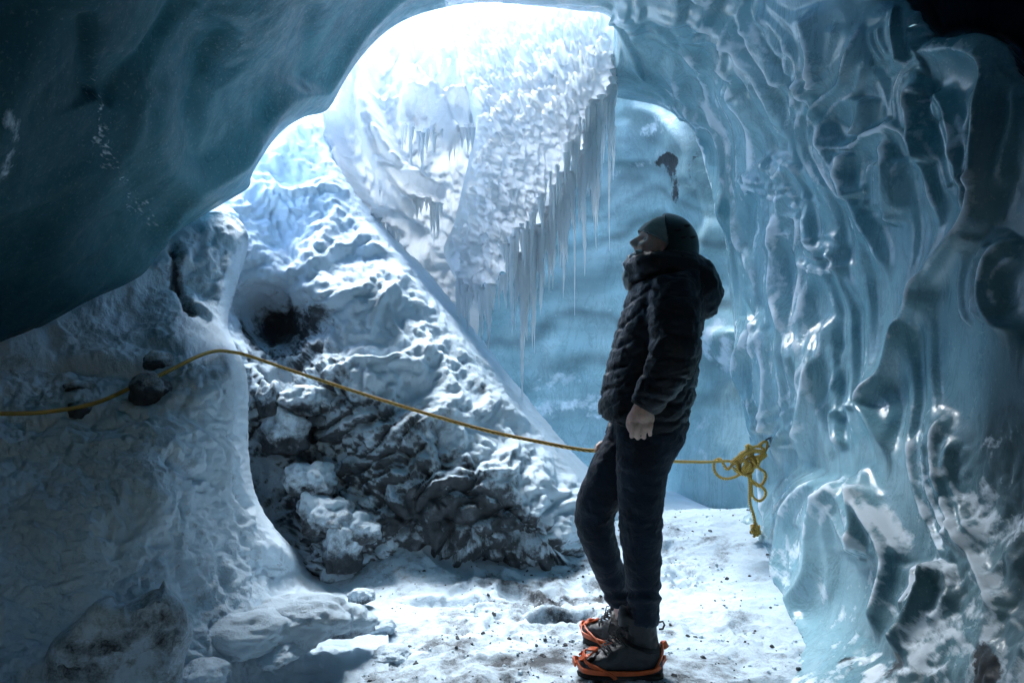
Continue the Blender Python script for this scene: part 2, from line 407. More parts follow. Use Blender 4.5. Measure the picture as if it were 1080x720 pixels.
LEFTC = [catmull(c, 5) for c in [
 [(247,28),(228,55),(215,85),(208,120),(212,160),(218,185)],
 [(335,0),(330,35),(325,65),(318,95)],
 [(200,-20),(165,30),(130,75),(112,115)],
 [(85,0),(84,45),(95,85),(102,105)],
 [(158,268),(180,232),(205,200),(225,188),(262,160),(270,140),(292,112),(318,97),(345,92),(372,50),(400,18),(432,-6),(480,-20)]]]

def shell_depth(U, V, s):
    d = rbf(SHELL, U, V)
    # near the rim of the opening the ice rounds away from us, like a lip
    k = np.clip(1+s/16., 0, 1)*(V < 560)*(U < 790)
    d = d+0.16*k**2.2*sm(V, 640, 560)
    # dark hollow in the upper right corner
    c = poly_sdf(U, V, catmull([(952,-60),(962,25),(975,48),(990,58),(1020,53),(1050,62),(1075,85),(1130,120),(1240,100),(1240,-60)], 5, True))[0]
    d = d+0.85*sm(-c, 0, 34)+0.0
    return np.maximum(d, 0.9)
def shell_disp(P, N, U, V, s):
    r = sm(U, 560, 660)
    W = warp(P, 0.5, 0.15, 3)
    out = 0.05*fbm(W, 0.9, 2, 11)*(1-r*0.5)
    # left vault: broad shallow scallops with grooves
    out -= (1-r)*crests(U, V, LEFTC[:4], 0.05, 20., 7.)[0]
    f1, f2 = worley(warp(P, .4, .15, 14), 0.55, 15); out += (1-r)*0.026*sm(0.5-(f2-f1), 0, 0.5)*sm(U, 330, 230)
    out += (1-r)*crests(U, V, LEFTC[4:], 0.05, 14., 5., soft=20)[0]
    out += (1-r)*0.003*fbm(P, 0.05, 2, 12)
    # right wall: flutes drawn down by melt water, each with a sharp crest
    hgt, core = crests(U, V, CREASE, CAMP, 17., 6.5, 0.012, 2.6)
    h2, c2 = crests(U, V, CREASE2, 0.020, 8., 4.0, 0.006, 2.2); hgt = hgt+h2
    out += r*hgt
    so = poly_sdf(U, V, OPEN)[0]; qq = so/(19.+0.035*np.clip(so, 0, 400))+1.5*fbm(P*np.array([1, 1, 0.35]), 0.8, 2, 27)+0.15*fbm(P, .25, 1, 28)
    saw = qq-np.floor(qq)
    flute = sm(saw, 0, 0.62)*sm(saw, 1.0, 0.70)
    out += r*sm(U, 600, 650)*sm(so, 300, 140)*sm(V, 540, 440)*0.033*flute
    # rough frosted rubble low on the right
    rub = sm(V, 400, 520)*sm(U, 950, 1020)+0.6*sm(V, 630, 690)*sm(U, 850, 900)
    rub = np.clip(rub, 0, 1)
    f1, f2 = worley(warp(P, 0.1, 0.05, 9), 0.085, 5)
    out += rub*(0.016*(0.6-f1)+0.035*fbm(P*np.array([1, 1, .6]), 0.25, 4, 31, 0.5))
    out *= sm(-s, -3, 16)
    return out
def frost_line(U, V, pts, w):
    return np.exp(-(seg_dist(U, V, [catmull(pts, 5)])[0]/w)**2)
def shell_attr(P, N, U, V, s):
    fr = 0.05+0*U; ns = fbm(P, 0.25, 3, 40)
    fr += 0.55*frost_line(U, V, [(98,90),(105,130),(118,170),(135,205),(160,228)], 15)*(0.5+1.2*fbm(P, 0.012, 2, 41))
    fr += 0.45*frost_line(U, V, [(0,120),(10,150),(5,190)], 14)
    right = sm(U, 640, 760)
    fr += right*(0.02+0.35*ns)
    cr_ = crests(U, V, CREASE, 0.05, 17., 5., 0, 2.0)[1]
    fr += right*0.45*crests(U, V, CREASE2, 0.05, 8., 5., 0, 1.4)[1]
    fr += right*0.95*cr_*(0.6+0.8*fbm(P, .2, 2, 46))  # frosted crests, with bright glints painted into the same white lines
    up = np.clip(N[..., 2], 0, 1)
    fr += right*sm(V, 450, 600)*(-0.22*sm(U, 900, 840)-0.05+0.65*up+0.85*fbm(P, 0.15, 5, 44, .65))
    fr += right*sm(U, 930, 990)*sm(V, 400, 480)*(0.05+0.55*fbm(P, 0.10, 5, 45, 0.7)+0.35*np.clip(N[..., 2], -.3, 1))
    fr -= sm(U, 960, 1010)*sm(V, 560, 600)*sm(V, 680, 640)*0.3
    dirt = -0.4+0*U
    dirt += 0.75*sm(V, 640, 700)*sm(U, 800, 860)*(0.6+1.5*fbm(P, 0.18, 3, 47))
    dirt += 0.7*frost_line(U, V, [(872,620),(850,650),(838,690)], 10)
    dirt += 0.5*frost_line(U, V, [(1040,560),(1010,600),(1030,650)], 26)
    so = poly_sdf(U, V, OPEN)[0]; qq = so/(19.+0.035*np.clip(so, 0, 400))+1.5*fbm(P*np.array([1, 1, 0.35]), 0.8, 2, 27)+0.15*fbm(P, .25, 1, 28); saw = qq-np.floor(qq)
    fr += right*sm(so, 300, 140)*sm(V, 540, 440)*0.35*np.exp(-((saw-0.66)/0.08)**2)  # flute crests whitened too, rime and painted glints together
    deep = right*np.clip(sm(U, 1000, 1075)*0.6+sm(U, 940, 1050)*sm(V, 330, 450)*0.6+sm(U, 870, 960)*sm(V, 480, 620)*0.75, 0, 1)*(0.8+0.6*fbm(P, 0.4, 2, 48))+(1-right)*sm(U, 290, 40)*0.85  # right: clear ice over dark rock; both sides: light falloff painted into the colour
    return {'frost_glint': fr, 'dirt': dirt, 'deep': np.clip(deep, 0, 1)}
us = axis([(-400,-40,20),(-40,640,2.5),(640,1100,1.35),(1100,1500,16)]); vs = axis([(-400,-30,18),(-30,745,1.6),(745,1000,18)])
SEAM = 470
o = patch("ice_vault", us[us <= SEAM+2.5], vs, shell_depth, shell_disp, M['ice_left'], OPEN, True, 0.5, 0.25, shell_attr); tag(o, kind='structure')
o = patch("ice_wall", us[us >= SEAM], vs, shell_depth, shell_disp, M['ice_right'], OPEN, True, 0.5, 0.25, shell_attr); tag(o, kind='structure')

# ---- tunnel behind the viewer (unseen; shuts daylight out, its rear opening added and sized for dim fill)
def tunnel():
    V = []; F = []; ns = 48; ys = [2.6, 1.9, 1.0, 0, -1.2, -2.6, -4.2]
    for j, y in enumerate(ys):
        for k in range(ns):
            a = 2*math.pi*k/ns; r = 1+0.1*math.sin(3*a+j)+0.06*math.sin(7*a+2*j)
            V.append((0.1+2.75*r*math.cos(a)*(0.24 if j == len(ys)-1 else 1), y, 0.9+2.35*r*math.sin(a)*(0.24 if j == len(ys)-1 else 1)))
    for j in range(len(ys)-1):
        for k in range(ns): F.append((j*ns+k, j*ns+(k+1) % ns, (j+1)*ns+(k+1) % ns, (j+1)*ns+k))
    return mesh_from("ice_tunnel", V, F, M['tunnel'], attrs={'frost_glint': np.full(len(V), 0.1), 'dirt': np.full(len(V), -1.0)})
tag(tunnel(), kind='structure')

# ---- back wall of the chamber
BACK = [(480,-40,7.2),(640,60,7.2),(720,110,6.6),(760,200,6.3),(780,350,6.0),(800,500,5.7),(820,600,5.6),(840,300,5.6),(640,200,7.5),(600,350,7.5),(560,500,7.2),(700,350,7.1),(700,500,6.8),(640,640,7.0),(750,420,6.4),(480,300,7.3),(350,200,7.0),(350,600,7.0)]
def back_disp(P, N, U, V, s):
    W = warp(P, 0.8, 0.3, 60)
    o = 0.12*fbm(W, 1.2, 2, 61)+0.006*fbm(P, 0.12, 3, 62)
    band = V+0.18*(U-600)+30*fbm(P, 1.2, 2, 63)
    for c, w, a in ((255,16,.04),(335,26,.04),(415,26,.08)): o -= a*np.exp(-((band-c)/w)**2)
    o += crests(U, V, [catmull(x, 5) for x in [[(655,112),(690,118),(715,135),(738,165),(748,200)],[(745,180),(752,215),(758,250),(745,275),(735,277)],[(660,125),(662,150),(664,175)],[(760,300),(752,345),(748,365)],[(775,345),(772,370),(760,385)]]], 0.09, 20., 6.)[0]
    return o
def back_attr(P, N, U, V, s):
    fr = 0.12+0.5*fbm(P*np.array([1,1,3.]), 0.5, 3, 64)
    fr += 0.28*np.exp(-(((U-600)/90)**2+((V-420)/26)**2))+0.05*np.exp(-(((U-690)/40)**2+((V-150)/40)**2))  # first spot is a pale glow painted into the wall colour
    fr += 0.5*sm(V, 510, 550)
    fr += 1.0*frost_line(U, V, [(765,340),(755,360),(749,372)], 6)+1.0*frost_line(U, V, [(775,360),(770,375),(762,388)], 6)
    dirt = -0.35+1.15*np.exp(-(((U-712)/17)**2+((V-176)/17)**2))+1.15*np.exp(-(((U-720)/9)**2+((V-205)/16)**2))+0.9*frost_line(U, V, [(693,172),(708,164),(720,168)], 5)+0.85*frost_line(U, V, [(745,160),(740,190)], 6)
    dirt += 0.45*frost_line(U, V, [(580,282),(620,278),(660,262)], 5)+0.4*frost_line(U, V, [(560,345),(620,330)], 8)
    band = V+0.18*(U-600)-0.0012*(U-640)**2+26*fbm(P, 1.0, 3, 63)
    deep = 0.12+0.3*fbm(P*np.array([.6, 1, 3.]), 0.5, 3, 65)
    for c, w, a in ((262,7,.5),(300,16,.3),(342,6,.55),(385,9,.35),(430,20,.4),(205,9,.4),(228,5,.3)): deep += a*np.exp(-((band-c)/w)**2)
    deep += 0.45*sm(V, 250, 120)-0.25*sm(V, 380, 480)  # shadow under the arch painted as darker ice, paler lower down
    fr += 0.16*sm(V, 260, 160)*ridged(P*np.array([1, 1, 0.12]), 0.10, 2, 66)*sm(U, 620, 650)
    return {'frost_glint': fr, 'dirt': dirt, 'deep': np.clip(deep, 0, 1)}
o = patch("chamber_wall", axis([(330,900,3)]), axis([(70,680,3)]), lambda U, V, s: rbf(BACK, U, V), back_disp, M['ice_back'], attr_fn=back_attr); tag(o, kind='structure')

# ---- ridge of snow covered rock in the middle
RIDGE_OUT = catmull([(150,330),(200,250),(240,190),(275,130),(310,110),(332,112),(345,124),(360,155),(378,188),(400,222),(438,271),(480,322),(520,374),(560,424),(600,472),(628,500),(655,522),(690,541),(730,551),(790,556),
    (790,600),(700,640),(500,680),(330,680),(200,640),(150,500)], 5, True)
RIDGE = [(340,120,5.6),(300,115,5.7),(370,190,5.4),(400,222,5.35),(480,322,5.05),(560,424,4.85),(620,495,4.8),(690,541,5.1),(730,551,5.25),(790,560,5.3),
    (260,200,5.0),(240,240,4.7),(200,270,4.5),(300,250,5.05),(330,200,5.3),(300,300,4.85),(285,345,5.25),(310,352,5.15),(262,345,4.9),(340,310,4.75),(250,366,4.25),(400,300,4.75),(330,370,4.6),(380,360,4.5),(400,400,4.35),(450,370,4.6),(500,430,4.45),(550,470,4.45),(590,510,4.4),(603,550,4.3),(607,590,4.25),
    (500,580,4.08),(500,500,4.2),(450,500,4.15),(400,480,4.2),(350,430,4.3),(380,560,4.05),(440,560,4.05),(320,480,4.45),(300,530,4.35),(285,420,4.4),(270,450,4.3),(290,480,4.4),(350,540,4.2),(350,600,3.95),(450,600,4.2),(550,600,4.2),
    (640,560,4.9),(660,620,4.9),(620,600,4.5),(500,680,4.4),(330,680,4.1),(200,640,4.3),(150,330,4.3),(150,500,4.2)]
def ridge_depth(U, V, s):
    d = rbf(RIDGE, U, V)
    wdt = 26+0*U
    k = np.clip(1+s/wdt, 0, 1)*sm(U, 250, 330)*sm(U, 700, 640)
    return d+0.55*k**2.0
ROCKY = catmull([(262,400),(300,350),(335,330),(360,395),(430,440),(500,480),(560,520),(600,545),(612,600),(500,620),(380,640),(300,560),(262,480)], 5, True)
def ridge_disp(P, N, U, V, s):
    W = warp(P, 0.35, 0.16, 70)
    rot = np.stack([W[..., 0]*0.8+W[..., 2]*0.6, W[..., 1], (-W[..., 0]*0.6+W[..., 2]*0.8)*1.9], -1)
    k = sm(-s, 2, 40); rk = sm(-poly_sdf(U, V, ROCKY)[0], -50, 30)
    f1, f2 = worley(rot, 0.24, 71)
    o = k*(0.085*fbm(rot, 0.42, 4, 72)+0.012*ridged(rot, 0.30, 2, 73)+0.05*(0.5-f1)*(0.3+rk)-0.035*rk*sm(0.14-(f2-f1), 0, 0.14))
    f1, f2 = worley(warp(P, 0.1, 0.05, 77), 0.11, 74)
    o += k*(0.038*(0.30+1.0*rk)*(0.55-f1)+0.035*rk*fbm(P, 0.07, 3, 75))
    o += (0.6+0.4*k)*(0.012*fbm(P, 0.045, 4, 76, 0.65)+0.015*fbm(P, 0.2, 2, 79)+0.004*fbm(P, 0.016, 2, 78))
    o = o*(1-0.85*np.exp(-(((U-290)/50)**2+((V-347)/32)**2)))
    return o
def ridge_attr(P, N, U, V, s):
    rk = sm(-poly_sdf(U, V, ROCKY)[0], -40, 25)
    sn = 1.1-0.55*rk+0.55*(N[..., 2]-0.25)*(0.45+0.8*rk)+0.6*fbm(P, 0.22, 5, 80, 0.65)
    sn += 0.9*np.exp(-(((U-585)/30)**2+((V-515)/38)**2))
    sn += 0.6*sm(s, -28, -6)+0.4*sm(V, 420, 280)
    sn -= 1.1*np.exp(-(((U-290)/45)**2+((V-345)/26)**2))
    sn -= 0.45*np.exp(-(((U-470)/75)**2+((V-545)/40)**2))
    return {'snow': sn}
o = patch("rock_ridge", axis([(150,790,1.8)]), axis([(95,680,1.8)]), ridge_depth, ridge_disp, M['ridge'], RIDGE_OUT, False, 1.2, 1.0, ridge_attr); tag(o, kind='structure')

# ---- snow bank on the left
BANK_OUT = catmull([(-400,310),(-60,330),(60,300),(140,285),(165,255),(200,228),(240,225),(262,250),(250,300),(240,340),(247,362),(258,385),(262,420),(262,470),(268,515),(285,550),(312,580),(345,605),(380,628),(402,648),(410,680),(405,760),(380,900),(-400,900)], 5, True)
BANK = [(0,355,3.2),(0,330,3.4),(100,310,3.65),(170,265,4.1),(170,290,4.0),(215,228,4.45),(250,300,4.25),(245,355,3.95),(250,368,3.45),(200,372,3.3),(100,400,3.15),(0,435,2.95),(150,345,3.7),(60,370,3.35),(120,430,2.95),(200,440,3.0),(255,420,3.35),(262,480,3.4),(275,530,3.45),(310,575,3.6),(345,603,3.75),(395,645,3.5),(405,720,2.85),
    (200,520,2.75),(100,520,2.55),(0,520,2.5),(0,620,2.15),(100,620,2.3),(200,620,2.65),(300,640,3.1),(300,720,2.75),(200,720,2.45),(100,720,2.15),(0,720,1.9),(-400,600,1.6),(-400,310,2.6),(-400,900,1.3),(380,900,1.9),(100,900,1.5),(320,680,2.95)]
def bank_depth(U, V, s):
    d = rbf(BANK, U, V)
    k = np.clip(1+s/18., 0, 1)*sm(V, 235, 275)*sm(V, 660, 600)*sm(U, 225, 245)
    g = (CAMZ-0.012)*FPX/np.maximum(V-360, 120)
    w = sm(s, -110, -4)*sm(V, 570, 625)*sm(U, 220, 330); d = d*(1-w)+g*w
    return np.maximum(d+0.30*k**2, 0.8)
def bank_disp(P, N, U, V, s):
    k = sm(-s, 2, 25+60*sm(V, 590, 640)); W = warp(P, 0.3, 0.12, 90)
    f1, f2 = worley(warp(P, 0.08, 0.04, 91), 0.055, 92)
    o = k*(0.07*fbm(W, 0.6, 3, 93)+0.012*fbm(W*np.array([1, 1, 1.5]), 0.09, 4, 94, 0.7))+0.016*(0.5-f1)*k+0.006*fbm(P, 0.025, 3, 95)
    low = sm(V, 600, 680)*sm(U, 420, 300)
    o += k*low*0.02*fbm(P, 0.06, 3, 96)
    up = sm(V, 400, 360)
    f1, f2 = worley(W, 0.22, 97); o += k*up*0.07*(0.5-f1)
    # the rope's groove and small slots
    b = seg_dist(U, V, [catmull([(-20,452),(60,452),(120,446),(190,428)], 5)])[0]; o -= 0.02*np.exp(-(b/5)**2)
    b, sd, t, i, _ = seg_dist(U, V, [catmull(x, 4) for x in [[(180,482),(195,492),(212,502)],[(243,500),(252,520),(262,535)],[(0,382),(80,384),(150,388)],[(183,262),(190,300),(203,328)],[(212,262),(205,272)]]])
    o -= 0.05*np.exp(-(b/4.5)**2)
    return o
def bank_attr(P, N, U, V, s):
    sn = 1.1+0.35*fbm(P, 0.2, 3, 98)+0.4*np.clip(N[..., 2]-0.2, -1, 0)
    sn -= 0.9*frost_line(U, V, [(183,265),(190,300),(203,328)], 7)
    return {'snow': sn}
o = patch("snow_bank", axis([(-400,-20,16),(-20,415,1.9)]), axis([(220,745,1.9),(745,900,12)]), bank_depth, bank_disp, M['snow'], BANK_OUT, False, 0.9, 0.5, bank_attr); tag(o, kind='structure')

# ---- ground
def gheight(x, y):
    z = rbf([(0,400,0),(40,290,0),(80,350,0),(150,300,0),(60,450,0.02),(100,520,0.08),(30,500,0.06),(180,520,0.1),(-60,300,0),(-60,360,0.0),(-40,400,0.05),(-60,425,0.16),(0,430,0.06),
        (-110,400,0.0),(-130,430,0.12),(-150,470,0.3),(-120,330,-0.12),(-150,380,-0.05),(-80,350,-0.03),(-250,300,0.3),(-250,450,0.6),(250,300,0.1),(200,600,-0.2),(50,620,-0.5),(100,700,-1.0),(-100,600,-0.2),(0,100,0),(-250,0,0.2),(250,0,0.1)], x*100, y*100, 1e-3)
    return z
def foot(x, y, cx, cy_, ang, l, w, dep):
    c, s = math.cos(ang), math.sin(ang); a = (x-cx)*c+(y-cy_)*s; b = -(x-cx)*s+(y-cy_)*c
    r = np.sqrt((a/l)**2+(b/w)**2); return -dep*sm(1.25-r, 0, 0.45)+dep*0.45*np.exp(-((r-1.35)/0.25)**2)
def build_ground():
    xs = axis([(-7,-2.2,0.3),(-2.2,2.0,0.0125),(2.0,7,0.3)]); ys = axis([(-4.5,2.3,0.3),(2.3,5.9,0.0125),(5.9,9,0.2)])
    X, Y = np.meshgrid(xs, ys); Z = gheight(X, Y); P = np.stack([X, Y, Z], -1)
    W = warp(P, 0.3, 0.1, 100)
    flat = np.exp(-(((X-0.38)/0.42)**2+((Y-2.92)/0.36)**2)**2)
    tr = np.exp(-((X-0.25-0.25*(Y-3.5))/0.9)**2)*sm(Y, 5.2, 4.4)        # the trodden way
    Z = Z+0.03*fbm(W, 0.6, 3, 101)+0.012*fbm(W, 0.13, 3, 102)
    f1, f2 = worley(W, 0.06, 103); Z = Z+tr*(0.018*(0.5-f1)+0.012*fbm(P, 0.03, 3, 104))+0.003*fbm(P, 0.025, 2, 105)
    rnd = random.Random(3)
    for cx, cy_, a, l, w, d in [(-0.30,4.05,2.6,0.16,0.07,0.035),(-0.32,3.62,0.1,0.17,0.07,0.03),(0.05,3.75,2.2,0.16,0.07,0.035),(0.22,3.45,0.2,0.17,0.075,0.04),(0.33,3.15,0.1,0.16,0.07,0.03),(0.85,4.35,0.9,0.15,0.08,0.03),(0.62,3.9,1.3,0.15,0.07,0.03)]+\
        [(rnd.uniform(-0.4,1.1), rnd.uniform(2.6,4.0), rnd.uniform(0,3.1), 0.14, 0.06, rnd.uniform(0.01,0.025)) for _ in range(22)]:
        Z = Z+foot(X+0.04*fbm(P, 0.1, 2, 106), Y, cx, cy_, a, l, w, d)
    Z = Z*(1-flat)+flat*(0.004+0.006*fbm(P, 0.04, 3, 109))
    P = np.stack([X, Y, Z], -1); n = len(xs); m = len(ys)
    I = np.arange(n*m).reshape(m, n)
    F = np.stack([I[:-1, :-1].ravel(), I[:-1, 1:].ravel(), I[1:, 1:].ravel(), I[1:, :-1].ravel()], -1)
    sn = 1.0+0.3*fbm(P, 0.5, 3, 107)-0.42*tr*(0.55+1.6*fbm(P, 0.16, 3, 108))
    sn = sn-0.5*sm(Y, 3.3, 2.9)*tr*0.5
    o = mesh_from("ground", P.reshape(-1, 3), F, M['snow'], attrs={'snow': sn.ravel()})
    return tag(o, kind='structure')
ground = build_ground()
# ================================================================== FROZEN FALL, ICICLE CURTAIN
def rough_white(name, tl=0.65):
    m, nt, b = mat(name); L = nt.links
    n1 = noise_(nt, 30, 8, 0.7); n2 = noise_(nt, 120, 5, 0.7)
    c = ramp_(nt, n1.outputs[0], [(0.3, (0.75, 0.80, 0.84)), (0.6, (0.90, 0.93, 0.95))])
    L.new(c.outputs[0], b.inputs["Base Color"]); b.inputs["Roughness"].default_value = 0.35
    p = bump_(nt, b, n1.outputs[0], 0.8, 0.03); bump_(nt, b, n2.outputs[0], 0.6, 0.008, p)
    out = nt.nodes["Material Output"]; tr = N_(nt, "ShaderNodeBsdfTranslucent"); tr.inputs[0].default_value = (0.93, 0.96, 0.98, 1)
    mx = N_(nt, "ShaderNodeMixShader"); mx.inputs[0].default_value = tl
    L.new(b.outputs[0], mx.inputs[1]); L.new(tr.outputs[0], mx.inputs[2]); L.new(mx.outputs[0], out.inputs[0]); return m
M['fall'] = rough_white("frozen_spray_ice", 0.45); M['curtain'] = rough_white("frozen_curtain_snow", 0.68)
def icicle_mat():
    m, nt, b = mat("icicle_ice"); L = nt.links
    b.inputs["Base Color"].default_value = (0.85, 0.9, 0.93, 1); b.inputs["Roughness"].default_value = 0.15
    b.inputs["IOR"].default_value = 1.31; b.inputs["Coat Weight"].default_value = 0.5; b.inputs["Coat Roughness"].default_value = 0.08
    bump_(nt, b, noise_(nt, 35, 4, 0.6, stretch=(1, 1, 0.35)).outputs[0], 0.6, 0.02)
    out = nt.nodes["Material Output"]; tr = N_(nt, "ShaderNodeBsdfTranslucent"); tr.inputs[0].default_value = (0.97, 0.99, 1.0, 1)
    mx = N_(nt, "ShaderNodeMixShader"); mx.inputs[0].default_value = 0.45
    L.new(b.outputs[0], mx.inputs[1]); L.new(tr.outputs[0], mx.inputs[2]); L.new(mx.outputs[0], out.inputs[0]); return m
M['icicle'] = icicle_mat()

FALL_OUT = catmull([(250,-60),(440,-70),(560,-60),(575,60),(545,150),(520,230),(506,300),(500,370),(450,440),(300,420),(260,200)], 5, True)
FALL = [(330,100,6.5),(380,60,6.9),(430,10,7.5),(500,-40,8.2),(560,0,8.0),(400,120,6.25),(450,150,6.0),(400,220,5.8),(480,250,5.8),(440,300,5.6),(520,350,5.7),(300,300,5.9),(260,-60,6.6),(575,430,5.5),(300,420,5.7),(560,200,6.1)]
FOLDS = [catmull(c, 5) for c in [
 [(425,25),(405,60),(385,100),(368,150),(362,200)],
 [(430,28),(428,60),(430,100),(445,120),(470,160),(480,175)],
 [(440,28),(450,60),(458,85),(470,100)],
 [(380,75),(388,110),(402,150),(420,180),(440,200),(455,220)],
 [(395,120),(400,160),(415,200),(428,225),(440,235)],
 [(360,130),(372,180),(385,215),(400,235)],
 [(455,35),(475,55),(500,70),(530,75)],
 [(480,22),(470,60),(475,90),(490,110)],
 [(420,130),(455,135),(490,128),(520,120)],
 [(410,190),(440,205),(470,215)],
 [(398,232),(420,240),(450,262)]]]
def fall_disp(P, N, U, V, s):
    k = sm(-s, 3, 30)
    o = crests(U, V, FOLDS, 0.30, 13., 6.)[0]+0.10*fbm(warp(P, .5, .2, 110), 0.6, 3, 111)
    rg = P*np.array([1, 1, 0.18])
    o += 0.05*ridged(warp(rg, .2, .06, 112), 0.09, 3, 113)+0.03*fbm(P, 0.06, 3, 114)*sm(V, 60, 130)
    return o*k
fall = patch("frozen_waterfall", axis([(250,580,2)]), axis([(-70,440,2)]), lambda U, V, s: rbf(FALL, U, V), fall_disp, M['fall'], FALL_OUT, False, 0.5, 0.3)
tag(fall, "white frozen waterfall with fluted folds behind the ridge, left of the icicle curtain", "frozen waterfall")

def icicle_mesh(name, root, length, rad, rnd, lean=(0, 0), parent=None, material=None, sq=1.0):
    ns = 7; nr = max(7, int(length/0.035)); V = []; F = []; ph = rnd.uniform(0, 6)
    for j in range(nr+1):
        t = j/nr; r = rad*((1-t)**0.75)*(1+0.16*math.sin(t*length*70+ph)+0.12*math.sin(t*length*31+ph*2))*(1.25 if j == 0 else 1)
        r = max(r, 0.0012); z = -t*length
        cx = lean[0]*t+0.10*rad*math.sin(t*9+ph); cyy = lean[1]*t
        for k in range(ns):
            a = 2*math.pi*k/ns+ph; V.append((root[0]+cx+r*math.cos(a), root[1]+cyy+r*math.sin(a)*sq, root[2]+z))
    for j in range(nr):
        for k in range(ns): F.append((j*ns+k, (j+1)*ns+k, (j+1)*ns+(k+1) % ns, j*ns+(k+1) % ns))
    F.append(tuple(range(ns))); F.append(tuple(nr*ns+k for k in range(ns))[::-1])
    return mesh_from(name, V, F, material or M['icicle'], parent=parent)
rnd = random.Random(11)
def row(path, n, dfun, lmin, lmax, rad, parent, jit=3):
    C = catmull(path, 12); L = np.concatenate([[0], np.cumsum(np.linalg.norm(np.diff(C, axis=0), axis=1))])
    for k in range(n):
        s = (k+rnd.uniform(0.2, 0.8))/n*L[-1]; u = np.interp(s, L, C[:, 0]); v = np.interp(s, L, C[:, 1])+rnd.uniform(-jit, jit)
        d = dfun(u, v); ln = rnd.uniform(lmin, lmax)*(0.6+0.8*rnd.random()**2)*d/FPX
        icicle_mesh("icicle", P3(u, v, d), ln, rad*rnd.uniform(0.45, 1.45), rnd, (rnd.uniform(-.01, .01), 0), parent)
row([(422,128),(445,138),(470,138),(500,132)], 17, lambda u, v: 5.80, 22, 40, 0.020, fall)
row([(400,186),(420,196),(445,208),(468,216)], 17, lambda u, v: 5.62, 22, 38, 0.020, fall)
row([(385,222),(400,232),(425,240)], 11, lambda u, v: 5.55, 15, 30, 0.018, fall)
row([(452,68),(475,60),(500,74),(520,80)], 8, lambda u, v: 6.05, 14, 24, 0.018, fall)

CURT_OUT = catmull([(500,-60),(640,-60),(648,10),(650,50),(649,80),(642,100),(630,118),(622,150),(604,165),(600,190),(584,205),(580,232),(564,238),(560,262),(546,270),(540,290),(528,286),(522,305),(510,298),(504,318),(495,318),(484,300),(474,282),(468,262),(478,238),(486,205),(494,170),(500,135),(492,100),(480,50),(480,-30)], 5, True)
CURT = [(500,-60,7.2),(640,-60,6.6),(650,50,5.4),(640,120,5.1),(600,220,5.1),(560,320,5.1),(520,340,5.2),(470,270,5.45),(490,180,5.55),(500,120,5.7),(560,60,5.75),(560,200,5.2),(520,260,5.25),(590,120,5.15),(480,30,6.5)]
def curt_disp(P, N, U, V, s):
    k = sm(-s, 0, 14); rg = P*np.array([1, 0.3, 0.13])
    o = 0.075*ridged(warp(rg, .2, .05, 120), 0.075, 3, 121)+0.04*ridged(rg, 0.035, 2, 126)
    f1, f2 = worley(warp(P*np.array([1, 1, 0.32]), .06, .05, 122), 0.035+0*P[..., :1], 123)
    o += 0.022*(0.6-f1)+0.05*fbm(P, 0.14, 4, 124, 0.6)+0.02*fbm(P, 0.03, 3, 125)
    return o*k
curt = patch("icicle_curtain", axis([(460,660,1.5)]), axis([(-60,350,1.5)]), lambda U, V, s: rbf(CURT, U, V)+0.25*np.clip(1+s/14., 0, 1)**2, curt_disp, M['curtain'], CURT_OUT, False, 0.25, 0.1)
tag(curt, "bright white curtain of frozen snow and long icicles hanging from the roof opening", "icicle curtain")
cd = lambda u, v: float(rbf(CURT, np.array([u]), np.array([v]))[0])
row([(649,60),(642,98),(628,122),(614,155),(600,180),(584,208),(570,235),(554,262),(536,284)], 58, lambda u, v: cd(u, v)+0.04, 48, 130, 0.026, curt, 9)
row([(636,90),(618,120),(602,155),(584,185),(566,215),(548,245),(528,270)], 28, lambda u, v: cd(u, v)-0.06, 30, 80, 0.020, curt, 12)
row([(534,286),(522,298),(508,300),(496,306),(482,284)], 14, cd, 22, 62, 0.026, curt, 5)

# ================================================================== LOOSE ROCKS AND SNOW LUMPS
def lump(name, loc, size, seed, material, attr, rough=0.25, flat=0.25, sub=5, rot=0, tilt=(0,0)):
    bm = bmesh.new(); bmesh.ops.create_icosphere(bm, subdivisions=sub, radius=1); V = np.array([v.co[:] for v in bm.verts]); F = [[v.index for v in f.verts] for f in bm.faces]; bm.free()
    o = fbm(V+seed*3.1, 1.1, 4, seed)*rough*1.6; f1, f2 = worley(V+seed, 0.7, seed+3); o += rough*0.9*(0.5-f1)+0.04*fbm(V+seed, 0.2, 3, seed+1)
    V = V*(1+o)[:, None]; V[:, 2] = np.where(V[:, 2] < -flat, -flat+(V[:, 2]+flat)*0.3, V[:, 2])
    R = np.array(Matrix.Rotation(rot, 3, 'Z') @ Matrix.Rotation(tilt[0], 3, 'X') @ Matrix.Rotation(tilt[1], 3, 'Y'))
    W = (V*np.array(size)) @ R.T
    nz = V/np.linalg.norm(V, axis=1, keepdims=True) @ R.T
    o = mesh_from(name, W, F, material, attrs={'snow': attr(nz, W)}); o.location = loc; return o
dusty = lambda base, up: (lambda n, W: base+up*n[:, 2]+0.3*fbm(W, 0.06, 3, 5))
def surf(base_fn, u, v, off=0.0): return P3(u, v, float(base_fn(np.array([float(u)]), np.array([float(v)]), np.array([-100.]))[0])+off)
